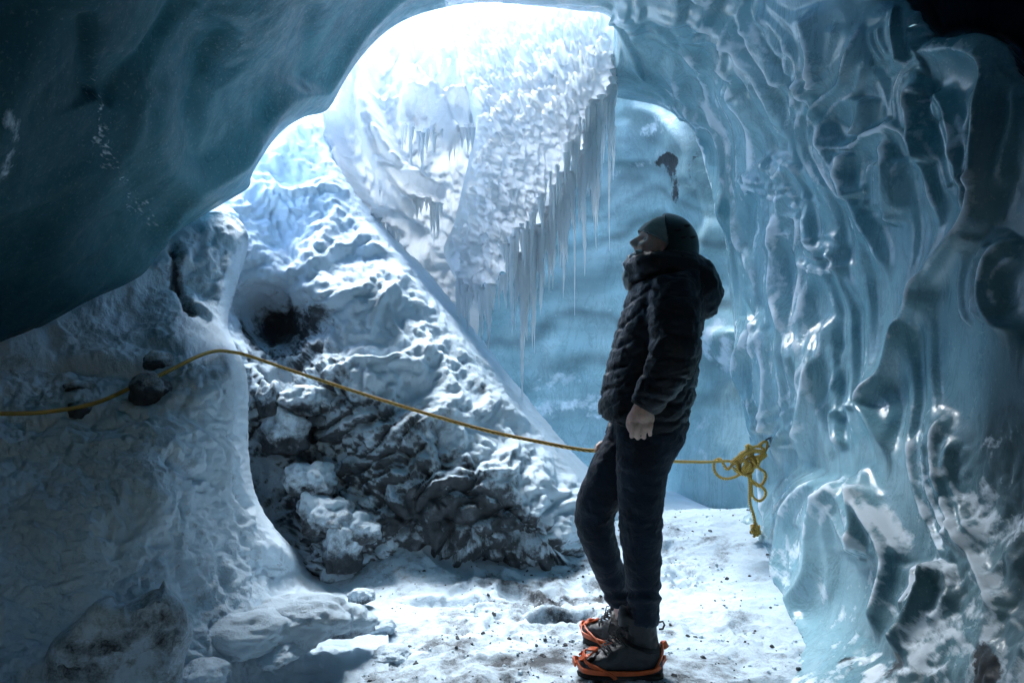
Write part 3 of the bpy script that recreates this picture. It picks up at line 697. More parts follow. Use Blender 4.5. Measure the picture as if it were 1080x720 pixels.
# dark stones by the rope
for (u, v, w, h, sd, lab) in [(158,412,24,19,21,"biggest dark stone, half buried in the snow just under the yellow rope"),
                              (86,433,12,11,22,"small black stone poking out of the snow bank directly below the rope"),
                              (83,409,15,9,23,"low dark stone in the snow bank just above the yellow rope"),
                              (166,382,17,11,24,"grey snow dusted stone above the rope, beside the biggest dark stone")]:
    p = surf(bank_depth, u, v, 0.03); k = p.y/FPX
    tag(lump("stone", p, (w*k, w*k*0.9, h*k), sd, M['ridge'], dusty(0.12 if sd < 23 else 0.3, 0.45), 0.22, 0.7, 4, sd), lab, "stone", "stones beside the rope on the snow bank")
# lumps of snow at the foot of the bank
for (u, v, d, w, dp, h, sd, b, up, lab) in [
    (255,672,2.75,46,0.15,24,32,0.95,0.2,"rounded pale snow lump just right of the large grey snow block"),
    (318,655,2.95,56,0.16,26,33,0.85,0.25,"wide pitted snow lump between the rounded pale lump and the trodden floor"),
    (366,656,3.05,32,0.10,17,34,0.85,0.25,"small grey lump at the right end of the row along the bank foot"),
    (382,628,3.55,13,0.06,9,35,0.55,0.4,"little round snow ball on the floor under the stack of rocks"),
    (402,660,3.28,17,0.06,9,37,0.95,0.2,"small clod where the bank meets the trodden floor, right of the grey lump"),
    (411,690,3.0,20,0.08,8,38,0.95,0.2,"flat clod on the bank's lower edge, nearest the picture's bottom"),
    (292,690,2.75,22,0.09,11,39,0.95,0.2,"rough small clod in front of the wide pitted lump"),
    (215,712,2.5,26,0.10,16,36,0.9,0.2,"small snow clod in front of the rounded lump")]:
    p = P3(u, v, d); k = d/FPX
    tag(lump("snow_lump", p, (w*k, dp, h*k), sd, M['snow'], dusty(b, up), 0.34 if sd == 31 else 0.2, 0.5, 5, 0.15*((sd % 3)-1)), lab, "snow lump", "snow lumps along the foot of the bank")
BLOCK = catmull([(46,700),(58,672),(84,652),(100,634),(118,628),(126,636),(142,631),(160,622),(170,619),(173,611),(178,622),(192,634),(199,650),(204,668),(196,690),(190,730),(180,790),(30,790)], 3, True)
def block_disp(P, N, U, V, s):
    f1, f2 = worley(warp(P, .1, .04, 170), 0.16, 171)
    return sm(-s, 0, 12)*(0.035*fbm(P, .12, 4, 172, .6)+0.04*(0.5-f1)+0.010*fbm(P, .03, 3, 173))
o = patch("snow_lump", axis([(20,215,1.6)]), axis([(600,790,1.6)]), lambda U, V, s: 1.93+0.0010*(V-612)+0.0011*(U-120)+0.10*np.clip(1+s/14., 0, 1)**2, block_disp, M['snow'], BLOCK, False, 0.42, 0.15, lambda P, N, U, V, s: {'snow': 0.70+0.5*fbm(P, .15, 3, 174)})  # snow value lowered to paint the shade on its overhanging front
tag(o, "large dark jagged snow block standing at the bottom left of the snow bank", "snow lump", "snow lumps along the foot of the bank")
# stones tumbled at the left end of the ridge
for (u, v, d, w, h, sd, b, up, lab) in [
    (362,583,3.95,22,26,41,0.35,0.5,"dark rock at the bottom of the snow dusted rock pile in the hollow"),
    (345,545,4.05,30,22,42,0.45,0.6,"snow capped rock in the middle of the pile in the hollow"),
    (330,508,4.15,26,20,43,0.5,0.6,"pale snow topped rock at the top of the pile in the hollow"),
    (300,460,4.3,24,26,44,0.35,0.6,"dark rock with a snow cap high in the hollow beside the bank edge"),
    (318,425,4.3,22,18,45,0.45,0.6,"uppermost snow dusted rock in the hollow below the rope"),
    (382,560,4.0,20,16,46,0.5,0.5,"small rock leaning against the dirty rock face right of the pile"),
    (286,425,4.25,15,20,47,0.3,0.5,"narrow dark rock tucked behind the bank edge")]:
    p = P3(u, v, d); k = d/FPX
    tag(lump("rock", p, (w*k, w*k, h*k), sd, M['ridge'], dusty(b, up), 0.3, 0.6, 5, sd*0.7), lab, "rock", "rocks tumbled in the hollow")
# ice boulders at the foot of the right wall
for (u, v, d, w, h, sd, lab) in [(795,560,4.75,16,15,51,"pale ice lump at the foot of the ice wall under the rope end"),
                                 (782,572,4.6,10,7,52,"small dark edged ice lump in front of the pale one beneath the rope end")]:
    p = P3(u, v, d); k = d/FPX
    o = lump("ice_lump", p, (w*k, w*k, h*k), sd, M['ice_back'], dusty(0.9, 0), 0.2, 0.8, 4, 0)
    for an, vl in (('frost_glint', 0.5), ('dirt', -0.2), ('deep', 0.0)):
        at = o.data.attributes.new(an, 'FLOAT', 'POINT'); at.data.foreach_set("value", np.full(len(o.data.vertices), vl, np.float32))
    tag(o, lab, "ice lump")
# gravel and ice crumbs on the trodden snow
def crumbs():
    r = random.Random(5); V = []; F = []; sn = []
    base = np.array([(-1,-1,-.6),(1,-1,-.6),(1,1,-.6),(-1,1,-.6),(-.6,-.7,.7),(.7,-.5,.6),(.5,.7,.8),(-.7,.5,.6)])
    fc = [(0,1,5,4),(1,2,6,5),(2,3,7,6),(3,0,4,7),(4,5,6,7),(3,2,1,0)]
    pts = []
    for i in range(2400):
        y = 2.55+3.0*r.random()**1.5; x = 0.2+0.25*(y-3.5)+r.gauss(0, 0.75)
        if fbm(np.array([[x, y, 0.]]), 0.25, 2, 9)[0] < -0.15 or x < -1.2: continue
        pts.append((x, y))
    gh = sample_ground(np.array([p[0] for p in pts]), np.array([p[1] for p in pts]))
    for (x, y), z in zip(pts, gh):
        s = 0.0035+0.008*r.random()**4; R = np.array(Matrix.Rotation(r.uniform(0, 6), 3, 'Z') @ Matrix.Rotation(r.uniform(-.5, .5), 3, 'X'))
        q = (base*(1+0.3*(np.array([[r.random() for _ in range(3)] for _ in range(8)])-.5))*s*np.array([1, r.uniform(.6, 1), r.uniform(.5, 1)])) @ R.T+np.array([x, y, z+s*0.3])
        n = len(V); V.extend(q); F += [tuple(n+k for k in f) for f in fc]; sn += [1.3 if r.random() < 0.55 else 0.1]*8
    return mesh_from("gravel", V, F, M['snow'], False, attrs={'snow': np.array(sn)})
def sample_ground(x, y):
    from mathutils.bvhtree import BVHTree
    bvh = BVHTree.FromPolygons([v.co for v in ground.data.vertices], [p.vertices for p in ground.data.polygons])
    out = []
    for a, b in zip(x, y):
        h = bvh.ray_cast(Vector((a, b, 3)), Vector((0, 0, -1))); out.append(h[0].z if h[0] else 0)
    return out
tag(crumbs(), kind='stuff', label="scattered gravel and ice crumbs on the trodden snow floor", cat="gravel")

# ================================================================== ROPE
def rope_mat():
    m, nt, b = mat("yellow_rope"); L = nt.links
    w = N_(nt, "ShaderNodeTexWave", wave_type='BANDS', bands_direction='DIAGONAL'); w.inputs["Scale"].default_value = 60; w.inputs["Distortion"].default_value = 1.5
    L.new(N_(nt, "ShaderNodeTexCoord").outputs["Object"], w.inputs[0])
    c = ramp_(nt, math_(nt, 'ADD', math_(nt, 'MULTIPLY', w.outputs[1], 0.5), math_(nt, 'MULTIPLY', noise_(nt, 90, 4, 0.7).outputs[0], 0.5)), [(0.3, (0.32, 0.17, 0.02)), (0.6, (0.82, 0.48, 0.06)), (0.85, (0.88, 0.66, 0.28))])
    L.new(c.outputs[0], b.inputs["Base Color"]); b.inputs["Roughness"].default_value = 0.7; bump_(nt, b, w.outputs[1], 0.8, 0.004); return m
M['rope'] = rope_mat()
def tube_geo(pts, rad, ns=8, closed=False, cap=True):
    P = [Vector(p) for p in pts]; n = len(P); V = []; F = []; up = Vector((0.13, 0.3, 0.94)); 
    rads = rad if isinstance(rad, (list, tuple, np.ndarray)) else [rad]*n
    prev = None
    for i in range(n):
        t = ((P[(i+1) % n]-P[i-1]) if closed else (P[min(i+1, n-1)]-P[max(i-1, 0)])).normalized()
        if prev is None: a = t.cross(up).normalized()
        else: a = (prev-t*prev.dot(t)).normalized()
        prev = a; b = t.cross(a)
        for k in range(ns):
            w = 2*math.pi*k/ns; V.append(P[i]+(a*math.cos(w)+b*math.sin(w))*rads[i])
    m = n if closed else n-1
    for i in range(m):
        for k in range(ns):
            j = (i+1) % n; F.append((i*ns+k, i*ns+(k+1) % ns, j*ns+(k+1) % ns, j*ns+k))
    if not closed and cap: F.append(tuple(range(ns))[::-1]); F.append(tuple((n-1)*ns+k for k in range(ns)))
    return V, F
def merge(geos):
    V = []; F = []
    for v, f in geos:
        n = len(V); V += list(v); F += [tuple(n+i for i in q) for q in f]
    return V, F
def smooth3(pts, n=10): return [tuple(p) for p in catmull(pts, n)]
from mathutils.bvhtree import BVHTree
def hit_wall(u, v):
    o = bpy.data.objects["ice_wall"]; b = BVHTree.FromPolygons([q.co for q in o.data.vertices], [q.vertices for q in o.data.polygons])
    h = b.ray_cast(Vector((0, 0, CAMZ)), (P3(u, v, 1)-Vector((0, 0, CAMZ))).normalized()); return h[0].y if h[0] else 4.6
WALLD = hit_wall(806, 469)
HANDR = P3(637, 476, 2.99)          # where the far hand grips
KNOT = P3(778, 487, WALLD-0.18); ANCH = P3(813, 464, WALLD-0.14)
left = [P3(-160, 418, 2.5), P3(-60, 433, 2.55), P3(0, 436, 2.68), P3(50, 434, 2.80), P3(100, 425, 2.92), P3(140, 408, 3.02), P3(178, 391, 3.14), P3(208, 376, 3.28)]
cr = [P3(228, 370, 3.43), P3(244, 371, 3.51), P3(262, 375, 3.52)]
right = [P3(300, 388, 3.44), P3(360, 408, 3.38), P3(430, 430, 3.28), P3(510, 453, 3.17), P3(580, 468, 3.07), P3(614, 474, 3.02), HANDR, P3(660, 482, 3.12), P3(700, 486, 3.5), P3(745, 487, WALLD-0.55), P3(765, 486, WALLD-0.25), KNOT]
line = smooth3([tuple(p) for p in left+cr+right], 10)
def coil(c, pts, n=8):   # offsets in photograph pixels at the knot's distance
    k = c.y/FPX
    return [(c.x+a*k, c.y-z*0.01, c.z-b*k) for a, b, z in catmull(pts, n)]
K = KNOT; R_ = 0.0085
geo = [tube_geo(line, R_*0.95, 8)]
rn = random.Random(4)
loops = [
 [(-25,-2,1),(-26,8,3),(-20,15,4),(-10,16,4),(2,11,3),(10,3,1)],
 [(-25,-2,2),(-20,-4,4),(-14,6,5),(-8,2,4),(0,-3,2)],
 [(12,0,4),(18,4,5),(26,10,5),(26,18,4),(20,24,4),(12,18,3),(6,6,3)],
 [(4,4,5),(10,16,6),(24,26,6),(26,34,5),(20,39,5),(13,34,5),(12,20,4),(12,4,3)],
 [(8,0,4),(10,20,5),(10,40,5),(14,54,5),(16,64,4)],
 [(0,0,5),(8,-14,6),(18,-18,6),(24,-14,5),(20,-6,4),(8,4,4)],
 [(-4,-2,4),(6,-10,6),(18,-12,5),(28,-8,3),(16,0,4),(2,6,4)],
 [(20,-18,3),(26,-22,3),(30,-20,2),(26,-10,3),(14,-6,5),(2,-2,4)],
 [(-6,-6,5),(-2,8,6),(8,12,6),(14,2,6),(8,-10,5),(-2,-8,5)],
 [(-10,0,5),(0,-10,7),(14,-14,6),(24,-10,5),(14,4,6),(0,10,6),(-8,4,5)]]
for l in loops: geo.append(tube_geo(coil(K, l), R_, 8))
for i in range(7):
    a = i*0.9; ring = [(4+i*1.5+9*math.cos(t+a)*0.6, -1-i*1.2+11*math.sin(t), 5+2*math.cos(t)) for t in np.linspace(0, 5.6, 7)]
    geo.append(tube_geo(coil(K, ring, 5), R_, 8))
V, F = merge(geo); rope = mesh_from("rope", V, F, M['rope'])
tag(rope, "yellow climbing rope strung from the snow bank to a bunched knot on the ice wall", "rope")
# frayed frosted tail of the rope
tp = coil(K, [(16,62,4),(17,70,4),(14,74,4)], 6); tv = []
for i in range(6): tv.append(tube_geo(coil(K, [(16+rn.uniform(-5,5),64+rn.uniform(0,12),3+rn.uniform(0,3)) for _ in range(5)], 4), R_*0.9, 6))
V, F = merge(tv+[tube_geo(tp, [0.012]*len(tp), 8)]); kt = mesh_from("end_knot", V, F, M['rope'], parent=rope)
# steel anchor
def metal(name, col, r):
    m, nt, b = mat(name); b.inputs["Base Color"].default_value = (*col, 1); b.inputs["Metallic"].default_value = 0.9; b.inputs["Roughness"].default_value = r
    bump_(nt, b, noise_(nt, 120, 4, 0.6).outputs[0], 0.15, 0.002); return m
M['steel'] = metal("dark_steel", (0.10, 0.11, 0.12), 0.35)
k = ANCH.y/FPX
ring = [(ANCH.x-5*k+6.5*k*math.cos(a), ANCH.y-0.02, ANCH.z-3*k+4.5*k*math.sin(a)+4*k*math.cos(a)) for a in np.linspace(0, 2*math.pi, 24, endpoint=False)]
an = empty("ice_anchor", ANCH); tag(an, "dark steel ice screw with carabiner set in the ice wall and holding the rope knot", "anchor")
def child(name, V, F, m, root, smooth=True):
    o = mesh_from(name, [Vector(v)-root.location for v in V], F, m, smooth); o.parent = root; return o
V, F = tube_geo(ring, 0.005, 8, True); child("carabiner", V, F, M['steel'], an)
V, F = merge([tube_geo([ANCH+Vector((-0.012, -0.04, 0.0)), ANCH+Vector((0.03, 0.10, 0.0)), ANCH+Vector((0.10, 0.32, 0))], [0.011, 0.009, 0.006], 10),
              tube_geo([ANCH+Vector((-0.016, -0.045, -0.022)), ANCH+Vector((-0.010, -0.035, 0.022))], 0.008, 8)]); child("ice_screw", V, F, M['steel'], an)
# ================================================================== PERSON
BD = 2.9
def loft(sec, n=20, sub=5, power=2.0):
    """sec: (u, v, w, half width in px across the path, half depth in m); rings square to the path, capped"""
    A = catmull([s for s in sec], sub); C = [P3(a[0], a[1], BD+a[2]) for a in A]; V = []; F = []
    px = BD/FPX; m = len(A)
    for i in range(m):
        t = (C[min(i+1, m-1)]-C[max(i-1, 0)]).normalized(); dep = Vector((0, 1, 0)); side = dep.cross(t).normalized(); dp = t.cross(side).normalized()
        for k in range(n):
            a = 2*math.pi*k/n; ca, sa = math.cos(a), math.sin(a)
            ca = math.copysign(abs(ca)**(2/power), ca); sa = math.copysign(abs(sa)**(2/power), sa)
            V.append(C[i]+side*ca*max(A[i][3], .3)*px+dp*sa*max(A[i][4], .002))
    for i in range(m-1):
        for k in range(n): F.append((i*n+k, i*n+(k+1) % n, (i+1)*n+(k+1) % n, (i+1)*n+k))
    F.append(tuple(range(n))[::-1]); F.append(tuple((m-1)*n+k for k in range(n)))
    return V, F
def ball(c, r, R=None, n=24):
    V = []; F = []; c = Vector(c); R = R or Matrix.Identity(3)
    for i in range(n+1):
        th = math.pi*i/n
        for k in range(n):
            a = 2*math.pi*k/n; V.append(c+R @ Vector((r[0]*math.sin(th)*math.cos(a), r[1]*math.sin(th)*math.sin(a), r[2]*math.cos(th))))
    for i in range(n):
        for k in range(n): F.append((i*n+k, (i+1)*n+k, (i+1)*n+(k+1) % n, i*n+(k+1) % n))
    return V, F
def chain(pts, rad): 
    P = catmull([list(p)+[r] for p, r in zip(pts, rad)], 5)
    g = [tube_geo([tuple(p[:3]) for p in P], [p[3] for p in P], 12)]
    for e in (0, -1): g.append(ball(P[e][:3], [P[e][3]]*3, n=12))
    return merge(g)
def fuse(geos, voxel, smooth=4, fac=0.5):
    V, F = merge(geos); me = bpy.data.meshes.new("tmp"); me.from_pydata([tuple(v) for v in V], [], F); me.update()
    bm = bmesh.new(); bm.from_mesh(me); bmesh.ops.recalc_face_normals(bm, faces=bm.faces); bm.to_mesh(me); bm.free()
    o = bpy.data.objects.new("tmp", me); COL.objects.link(o)
    r = o.modifiers.new("r", 'REMESH'); r.mode = 'VOXEL'; r.voxel_size = voxel; r.use_smooth_shade = True
    s = o.modifiers.new("s", 'SMOOTH'); s.iterations = smooth; s.factor = fac
    dg = bpy.context.evaluated_depsgraph_get(); dg.update(); ev = o.evaluated_get(dg).to_mesh()
    n = len(ev.vertices); co = np.zeros(n*3, np.float32); ev.vertices.foreach_get("co", co); nr = np.zeros(n*3, np.float32); ev.vertices.foreach_get("normal", nr)
    faces = np.array([list(p.vertices) if len(p.vertices) == 4 else list(p.vertices)+[p.vertices[-1]] for p in ev.polygons])
    o.evaluated_get(dg).to_mesh_clear(); bpy.data.objects.remove(o); bpy.data.meshes.remove(me)
    return co.reshape(-1, 3).astype(float), nr.reshape(-1, 3).astype(float), faces
def to_px(P):
    return 540+P[:, 0]/P[:, 1]*FPX, 360-(P[:, 2]-CAMZ)/P[:, 1]*FPX
def fabric(name, col, rough=0.6, weave=260, sheen=0.2, fold=0.4):
    m, nt, b = mat(name); L = nt.links
    n1 = noise_(nt, 7, 5, 0.6)
    c = ramp_(nt, n1.outputs[0], [(0.3, tuple(x*0.7 for x in col)), (0.7, tuple(x*1.35 for x in col))]); L.new(c.outputs[0], b.inputs["Base Color"])
    b.inputs["Roughness"].default_value = rough; b.inputs["Sheen Weight"].default_value = sheen; b.inputs["Sheen Roughness"].default_value = 0.4
    b.inputs["Specular IOR Level"].default_value = 0.35
    p = bump_(nt, b, noise_(nt, 26, 5, 0.6, dist=0.8).outputs[0], fold, 0.02); bump_(nt, b, noise_(nt, weave, 2, 0.5).outputs[0], 0.35, 0.002, p); return m
def plain(name, col, rough=0.5, metal_=0.0, bump=0.2, scale=80, coat=0.0):
    m, nt, b = mat(name); L = nt.links; n1 = noise_(nt, scale*0.3, 5, 0.65)
    c = ramp_(nt, n1.outputs[0], [(0.3, tuple(x*0.75 for x in col)), (0.7, tuple(min(1, x*1.2) for x in col))]); L.new(c.outputs[0], b.inputs["Base Color"])
    b.inputs["Roughness"].default_value = rough; b.inputs["Metallic"].default_value = metal_; b.inputs["Coat Weight"].default_value = coat
    bump_(nt, b, noise_(nt, scale, 4, 0.6).outputs[0], bump, 0.004); return m
M['jacket'] = fabric("black_quilted_nylon", (0.005, 0.010, 0.018), 0.45, sheen=0.03)
M['trousers'] = fabric("dark_navy_cloth", (0.005, 0.014, 0.030), 0.75, sheen=0.04, fold=0.7)
M['knit'] = fabric("grey_green_knit", (0.30, 0.37, 0.37), 0.9, 420, 0.4)
M['lining'] = fabric("grey_fleece", (0.50, 0.56, 0.60), 0.95, 300, 0.5)
M['skin'] = plain("skin", (0.72, 0.50, 0.43), 0.5, bump=0.12, scale=160)
M['skin'].node_tree.nodes["Principled BSDF"].inputs["Subsurface Weight"].default_value = 0.15
M['skin'].node_tree.nodes["Principled BSDF"].inputs["Subsurface Scale"].default_value = 0.01
M['helmet'] = plain("dark_green_helmet_shell", (0.012, 0.030, 0.024), 0.28, coat=0.6, bump=0.03)
M['black'] = plain("black_webbing", (0.012, 0.012, 0.014), 0.6)
M['boot'] = plain("dark_boot_leather", (0.022, 0.026, 0.032), 0.55, bump=0.5, scale=60)
M['rubber'] = plain("black_rubber", (0.014, 0.015, 0.016), 0.7, bump=0.5)
M['orange'] = plain("orange_crampon_rubber", (0.62, 0.12, 0.035), 0.45, bump=0.2)
M['lace'] = plain("dark_laces", (0.03, 0.035, 0.04), 0.8)
M['eye'] = plain("eye", (0.5, 0.5, 0.5), 0.15, bump=0); M['brow'] = plain("brow_hair", (0.05, 0.03, 0.02), 0.8)

Q = lambda u, v, w: P3(u, v, BD+w)
px = BD/FPX
# ---- head, in its own frame: faces -X, tipped back
HC = Q(697, 263, 0.0); HR = Matrix.Rotation(math.radians(22), 3, 'Y')
def head_pt(x, y, z): return HC+HR @ Vector((x, y, z))*1.02
def head_geo():
    n = 80; V = []; F = []
    for i in range(n+1):
        th = math.pi*i/n
        for k in range(n):
            a = 2*math.pi*k/n; d = Vector((math.sin(th)*math.cos(a), math.sin(th)*math.sin(a), math.cos(th)))
            p = Vector((d.x*0.096, d.y*0.076, d.z*0.118))
            if d.x < 0 and d.z < 0: p.x *= 1-0.10*d.z*d.z; p.y *= 1-0.38*max(0, -d.z)**1.6
            if d.x > 0 and d.z < 0: p.x *= 1-0.45*(-d.z)
            if d.x < 0:
                g = lambda y0, z0, sy, sz: math.exp(-((p.y-y0)/sy)**2-((p.z-z0)/sz)**2)
                f = 0.022*g(0, -0.022, 0.012, 0.013)+0.016*g(0, -0.004, 0.010, 0.019)+0.006*g(0, 0.032, 0.04, 0.010)
                f -= 0.014*(g(0.031, 0.008, 0.016, 0.012)+g(-0.031, 0.008, 0.016, 0.012))
                f += 0.007*(g(0.013, -0.027, 0.006, 0.006)+g(-0.013, -0.027, 0.006, 0.006))
                f += 0.008*g(0, -0.050, 0.020, 0.006)-0.005*g(0, -0.057, 0.024, 0.003)+0.008*g(0, -0.064, 0.018, 0.006)-0.005*g(0, -0.076, 0.03, 0.007)+0.012*g(0, -0.095, 0.022, 0.014)
                f += 0.006*(g(0.042, -0.022, 0.018, 0.02)+g(-0.042, -0.022, 0.018, 0.02))
                p.x -= f
            V.append(head_pt(*p))
    for i in range(n):
        for k in range(n): F.append((i*n+k, (i+1)*n+k, (i+1)*n+(k+1) % n, i*n+(k+1) % n))
    ears = [ball(head_pt(0.012, s*0.078, -0.005), (0.018, 0.009, 0.032), HR, 12) for s in (1, -1)]
    return merge([(V, F)]+ears)
def near_hand():
    g = [chain([Q(679, 420, -.21), Q(678, 430, -.215), Q(677, 438, -.215)], [0.024, 0.026, 0.030])]
    g.append(loft([(678,426,-.215,8,.020),(677,434,-.215,11,.022),(677,441,-.213,12.5,.019),(677,445,-.21,12,.015)], 16, 4, 2.6))
    for (u, l, r, d) in [(667.3, 0.0, .0098, 0), (673.6, 1.6, .0105, 1), (680.2, 1.0, .0102, 1), (686.6, -1.8, .0090, 0)]:
        g.append(chain([Q(u, 444, -.213), Q(u-.3, 449, -.222), Q(u-1.0, 456+l, -.214), Q(u-1.0, 460+l, -.196), Q(u-.6, 457+l, -.180)], [r*.92, r*1.04, r*.88, r*.86, r*.7]))
    g.append(chain([Q(669, 434, -.205), Q(664.5, 440, -.195), Q(663, 448, -.185), Q(665, 454, -.178)], [.013, .0115, .0105, .009]))
    return g
def far_hand():
    hx, hy, hz = HANDR; g = []
    g.append(chain([Q(650, 452, .13), Q(646, 462, .12), Q(643, 468, .115)], [.025, .023, .026]))
    cx = hx+0.012
    g.append(ball((cx+0.006, hy+0.022, hz+0.012), (0.040, 0.017, 0.034), Matrix.Rotation(0.25, 3, 'Y'), 16))
    for k, (dx, r, ex) in enumerate([(-0.027, .0092, 0), (-0.008, .0098, 1), (0.011, .0096, 1), (0.029, .0085, 0)]):
        pts = []
        for a in (70, 10, -60, -130, -200):
            A = math.radians(a+8*ex); rr = 0.0175+r*0.25
            pts.append((cx+dx, hy-rr*math.cos(A)*1.0+0.004, hz+rr*math.sin(A)))
        pts[0] = (cx+dx, hy+0.010, hz+0.030); g.append(chain(pts, [r*1.05, r*1.1, r, r*.95, r*.8]))
    g.append(chain([(cx-0.02, hy+0.01, hz+0.030), (cx-0.038, hy-0.006, hz+0.020), (cx-0.040, hy-0.022, hz+0.004), (cx-0.026, hy-0.030, hz-0.006)], [.012, .0115, .0105, .009]))
    return g
body_g = [head_geo(),
    loft([(706,300,0,20,.075),(703,285,0,17,.062),(702,272,0,16,.058),(702,262,0,15,.055)], 20, 4),
    loft([(684,470,0,26,.14),(686,440,0,27,.145),(692,400,0,27,.14),(698,360,0,29,.15),(703,325,0,30,.17),(705,303,0,24,.16),(704,292,0,15,.08)], 24, 4),
    loft([(706,306,-.13,14,.05),(712,335,-.21,14,.05),(713,372,-.24,12,.045),(695,405,-.235,10,.038),(679,426,-.215,8,.027)], 16, 4),
    loft([(704,306,.14,14,.05),(690,345,.22,13,.05),(676,385,.24,12,.045),(660,425,.19,10,.038),(649,455,.13,7.5,.027)], 16, 4),
    loft([(684,455,-.07,26,.09),(678,500,-.08,20,.075),(677,560,-.08,15,.058),(681,600,-.07,14,.052),(679,650,-.07,10,.038),(678,690,-.07,10,.038)], 18, 4),
    loft([(670,460,.07,24,.09),(643,512,.07,18,.075),(628,552,.08,14,.058),(640,595,.11,12,.05),(656,640,.15,9,.038),(657,664,.16,9,.036)], 18, 4),
    loft([(688,692,-.07,6,.026),(660,693,-.08,6,.028),(636,695,-.085,4,.026),(630,696,-.085,3,.02)], 14, 3),
    loft([(668,672,.15,6,.026),(655,672,.15,5,.026),(645,673,.15,3,.02)], 14, 3)]+near_hand()+far_hand()
V, Nn, F = fuse(body_g, 0.0034, 2, 0.45)
person = mesh_from("person", V, F, M['skin'])
tag(person, "person in black quilted jacket, helmet and orange crampons, looking up and holding the rope", "person")
def part(name, V, F, m, parent=None, smooth=True, attrs=None): return mesh_from(name, V, F, m, smooth, attrs, parent or person)
# eyes
for s in (1, -1):
    V, F = ball(head_pt(-0.0685, s*0.031, 0.008), (.0115,)*3, None, 14); part("eye", V, F, M['eye'])
    V, F = tube_geo([head_pt(-0.082, s*0.016, 0.030), head_pt(-0.086, s*0.031, 0.034), head_pt(-0.074, s*0.048, 0.030)], [.0025, .003, .002], 6); part("eyebrow", V, F, M['brow'])

# ---- trousers
tr = [loft([(688,425,0,38,.15),(685,450,0,38,.165),(678,476,0,30,.16)], 28, 4, 2.3),
    loft([(686,455,-.07,36,.11),(678,490,-.08,27,.098),(676,530,-.085,22.5,.085),(676.5,565,-.085,21,.078),(678,600,-.08,18.5,.072),(679,635,-.075,15.5,.064),(679,655,-.07,15,.062)], 24, 5),
    loft([(672,462,.07,32,.11),(650,492,.07,26,.1),(634,520,.075,23,.092),(627,549,.085,20.5,.082),(634,578,.10,18.5,.074),(645,608,.13,16,.066),(654,634,.15,13,.058)], 24, 5)]
V, Nn, F = fuse(tr, 0.008, 6)
u, v = to_px(V)
wr = 0.010*ridged(warp(V*np.array([1, 1, 1.6]), .12, .05, 130), 0.14, 3, 131)
wr += 0.010*np.exp(-((v-628)/9)**2)*np.sin((v-628)/2.3)+0.007*np.exp(-((v-555)/22)**2)*fbm(V*np.array([1, 1, 2.5]), 0.05, 2, 132)
part("trousers", V+Nn*wr[:, None]*0.75, F, M['trousers'])
# ---- jacket
jk = [loft([(672,452,0,43,.185),(680,425,0,47,.19),(688,390,0,47,.18),(695,350,0,43.5,.18),(702,318,0,40,.20),(705,298,0,35,.185),(702,283,0,32,.12),(698,272,0,29,.10)], 32, 5, 2.3),
    loft([(709,303,-.12,24,.09),(711,330,-.19,26,.085),(712,362,-.225,25,.082),(705,388,-.235,23,.075),(691,411,-.23,19,.064),(679,428,-.215,14.5,.050)], 24, 5),
    loft([(704,303,.13,24,.09),(693,340,.20,24,.085),(678,382,.22,22,.08),(662,425,.18,18,.062),(650,456,.13,12.5,.046)], 24, 5)]
V, Nn, F = fuse(jk, 0.008, 5)
u, v = to_px(V)
arm = sm(V[:, 1], BD-.13, BD-.17)*1.0
q = (v+0.35*(u-690)*(1-arm)-0.15*(u-700)*arm+9*fbm(V, .25, 2, 140))/22.0
qf = np.abs(q-np.round(q))*22
wr = -0.007*np.exp(-(qf/2.0)**2)+0.006*fbm(warp(V*np.array([1, 1, 1.7]), .1, .04, 141), .07, 3, 142)+0.004*ridged(V*np.array([1, 1, 2.]), .045, 2, 143)
hem = np.exp(-(((v-451-0.25*(u-672)))/6)**2)
fr = sm(u, 668, 655)
wr += -0.006*hem
jacket = part("jacket", V+Nn*wr[:, None], F, M['jacket'])
# cuffs and zip
V, F = tube_geo([Q(681,424,-.217), Q(677.5,430,-.216)], [.050, .048], 20); part("cuff", V, F, M['black'], jacket)
V, F = tube_geo([Q(652,450,.135), Q(647.5,460,.125)], [.042, .040], 20); part("cuff", V, F, M['black'], jacket)
# ---- hood and collar, one padded roll round the neck and a bag behind
hd = [loft([(676,300,-.02,14,.10),(677,285,-.01,12.5,.11),(681,274,0,11,.10)], 24, 4),
      ball(Q(731, 303, 0), (.105, .135, .135), Matrix.Rotation(math.radians(-18), 3, 'Y')),
      ball(Q(716, 284, 0), (.11, .15, .075), Matrix.Rotation(math.radians(10), 3, 'Y'))]
ringp = []
for a in np.linspace(0, 2*math.pi, 17)[:-1]:
    ringp.append((*Q(698-29*math.cos(a), 277-4*math.cos(a)*0-0.0, 0.115*math.sin(a)), 0.040))
ringp = catmull(ringp, 4, True)
hd.append(tube_geo([(p[0], p[1], p[2]-0.012*math.cos(i/len(ringp)*2*math.pi)) for i, p in enumerate(ringp)], [p[3]*1.0 for p in ringp], 14, True))
V, Nn, F = fuse(hd, 0.007, 6)
wr = 0.009*fbm(warp(V, .1, .04, 150), .08, 3, 151)+0.006*ridged(V*np.array([1, 1, 1.5]), .09, 2, 152)
part("hood", V+Nn*wr[:, None], F, M['jacket'], jacket)
# fleece lining showing at the front edge of the collar
lin = [tube_geo([Q(669+0*s, 266, 0.075*s) if i == 0 else p for i, p in enumerate([Q(690, 263, .10*s), Q(675, 265.5, .07*s), Q(667, 271, .03*s), Q(664, 282, .012*s), Q(661.5, 294, .01*s), Q(663, 306, .0)])], [.012, .013, .015, .018, .021, .012], 12) for s in (1, -1)]
V, Nn, F = fuse(lin, 0.005, 4); part("fleece_lining", V+Nn*(0.004*fbm(V, .015, 2, 153))[:, None], F, M['lining'], jacket)
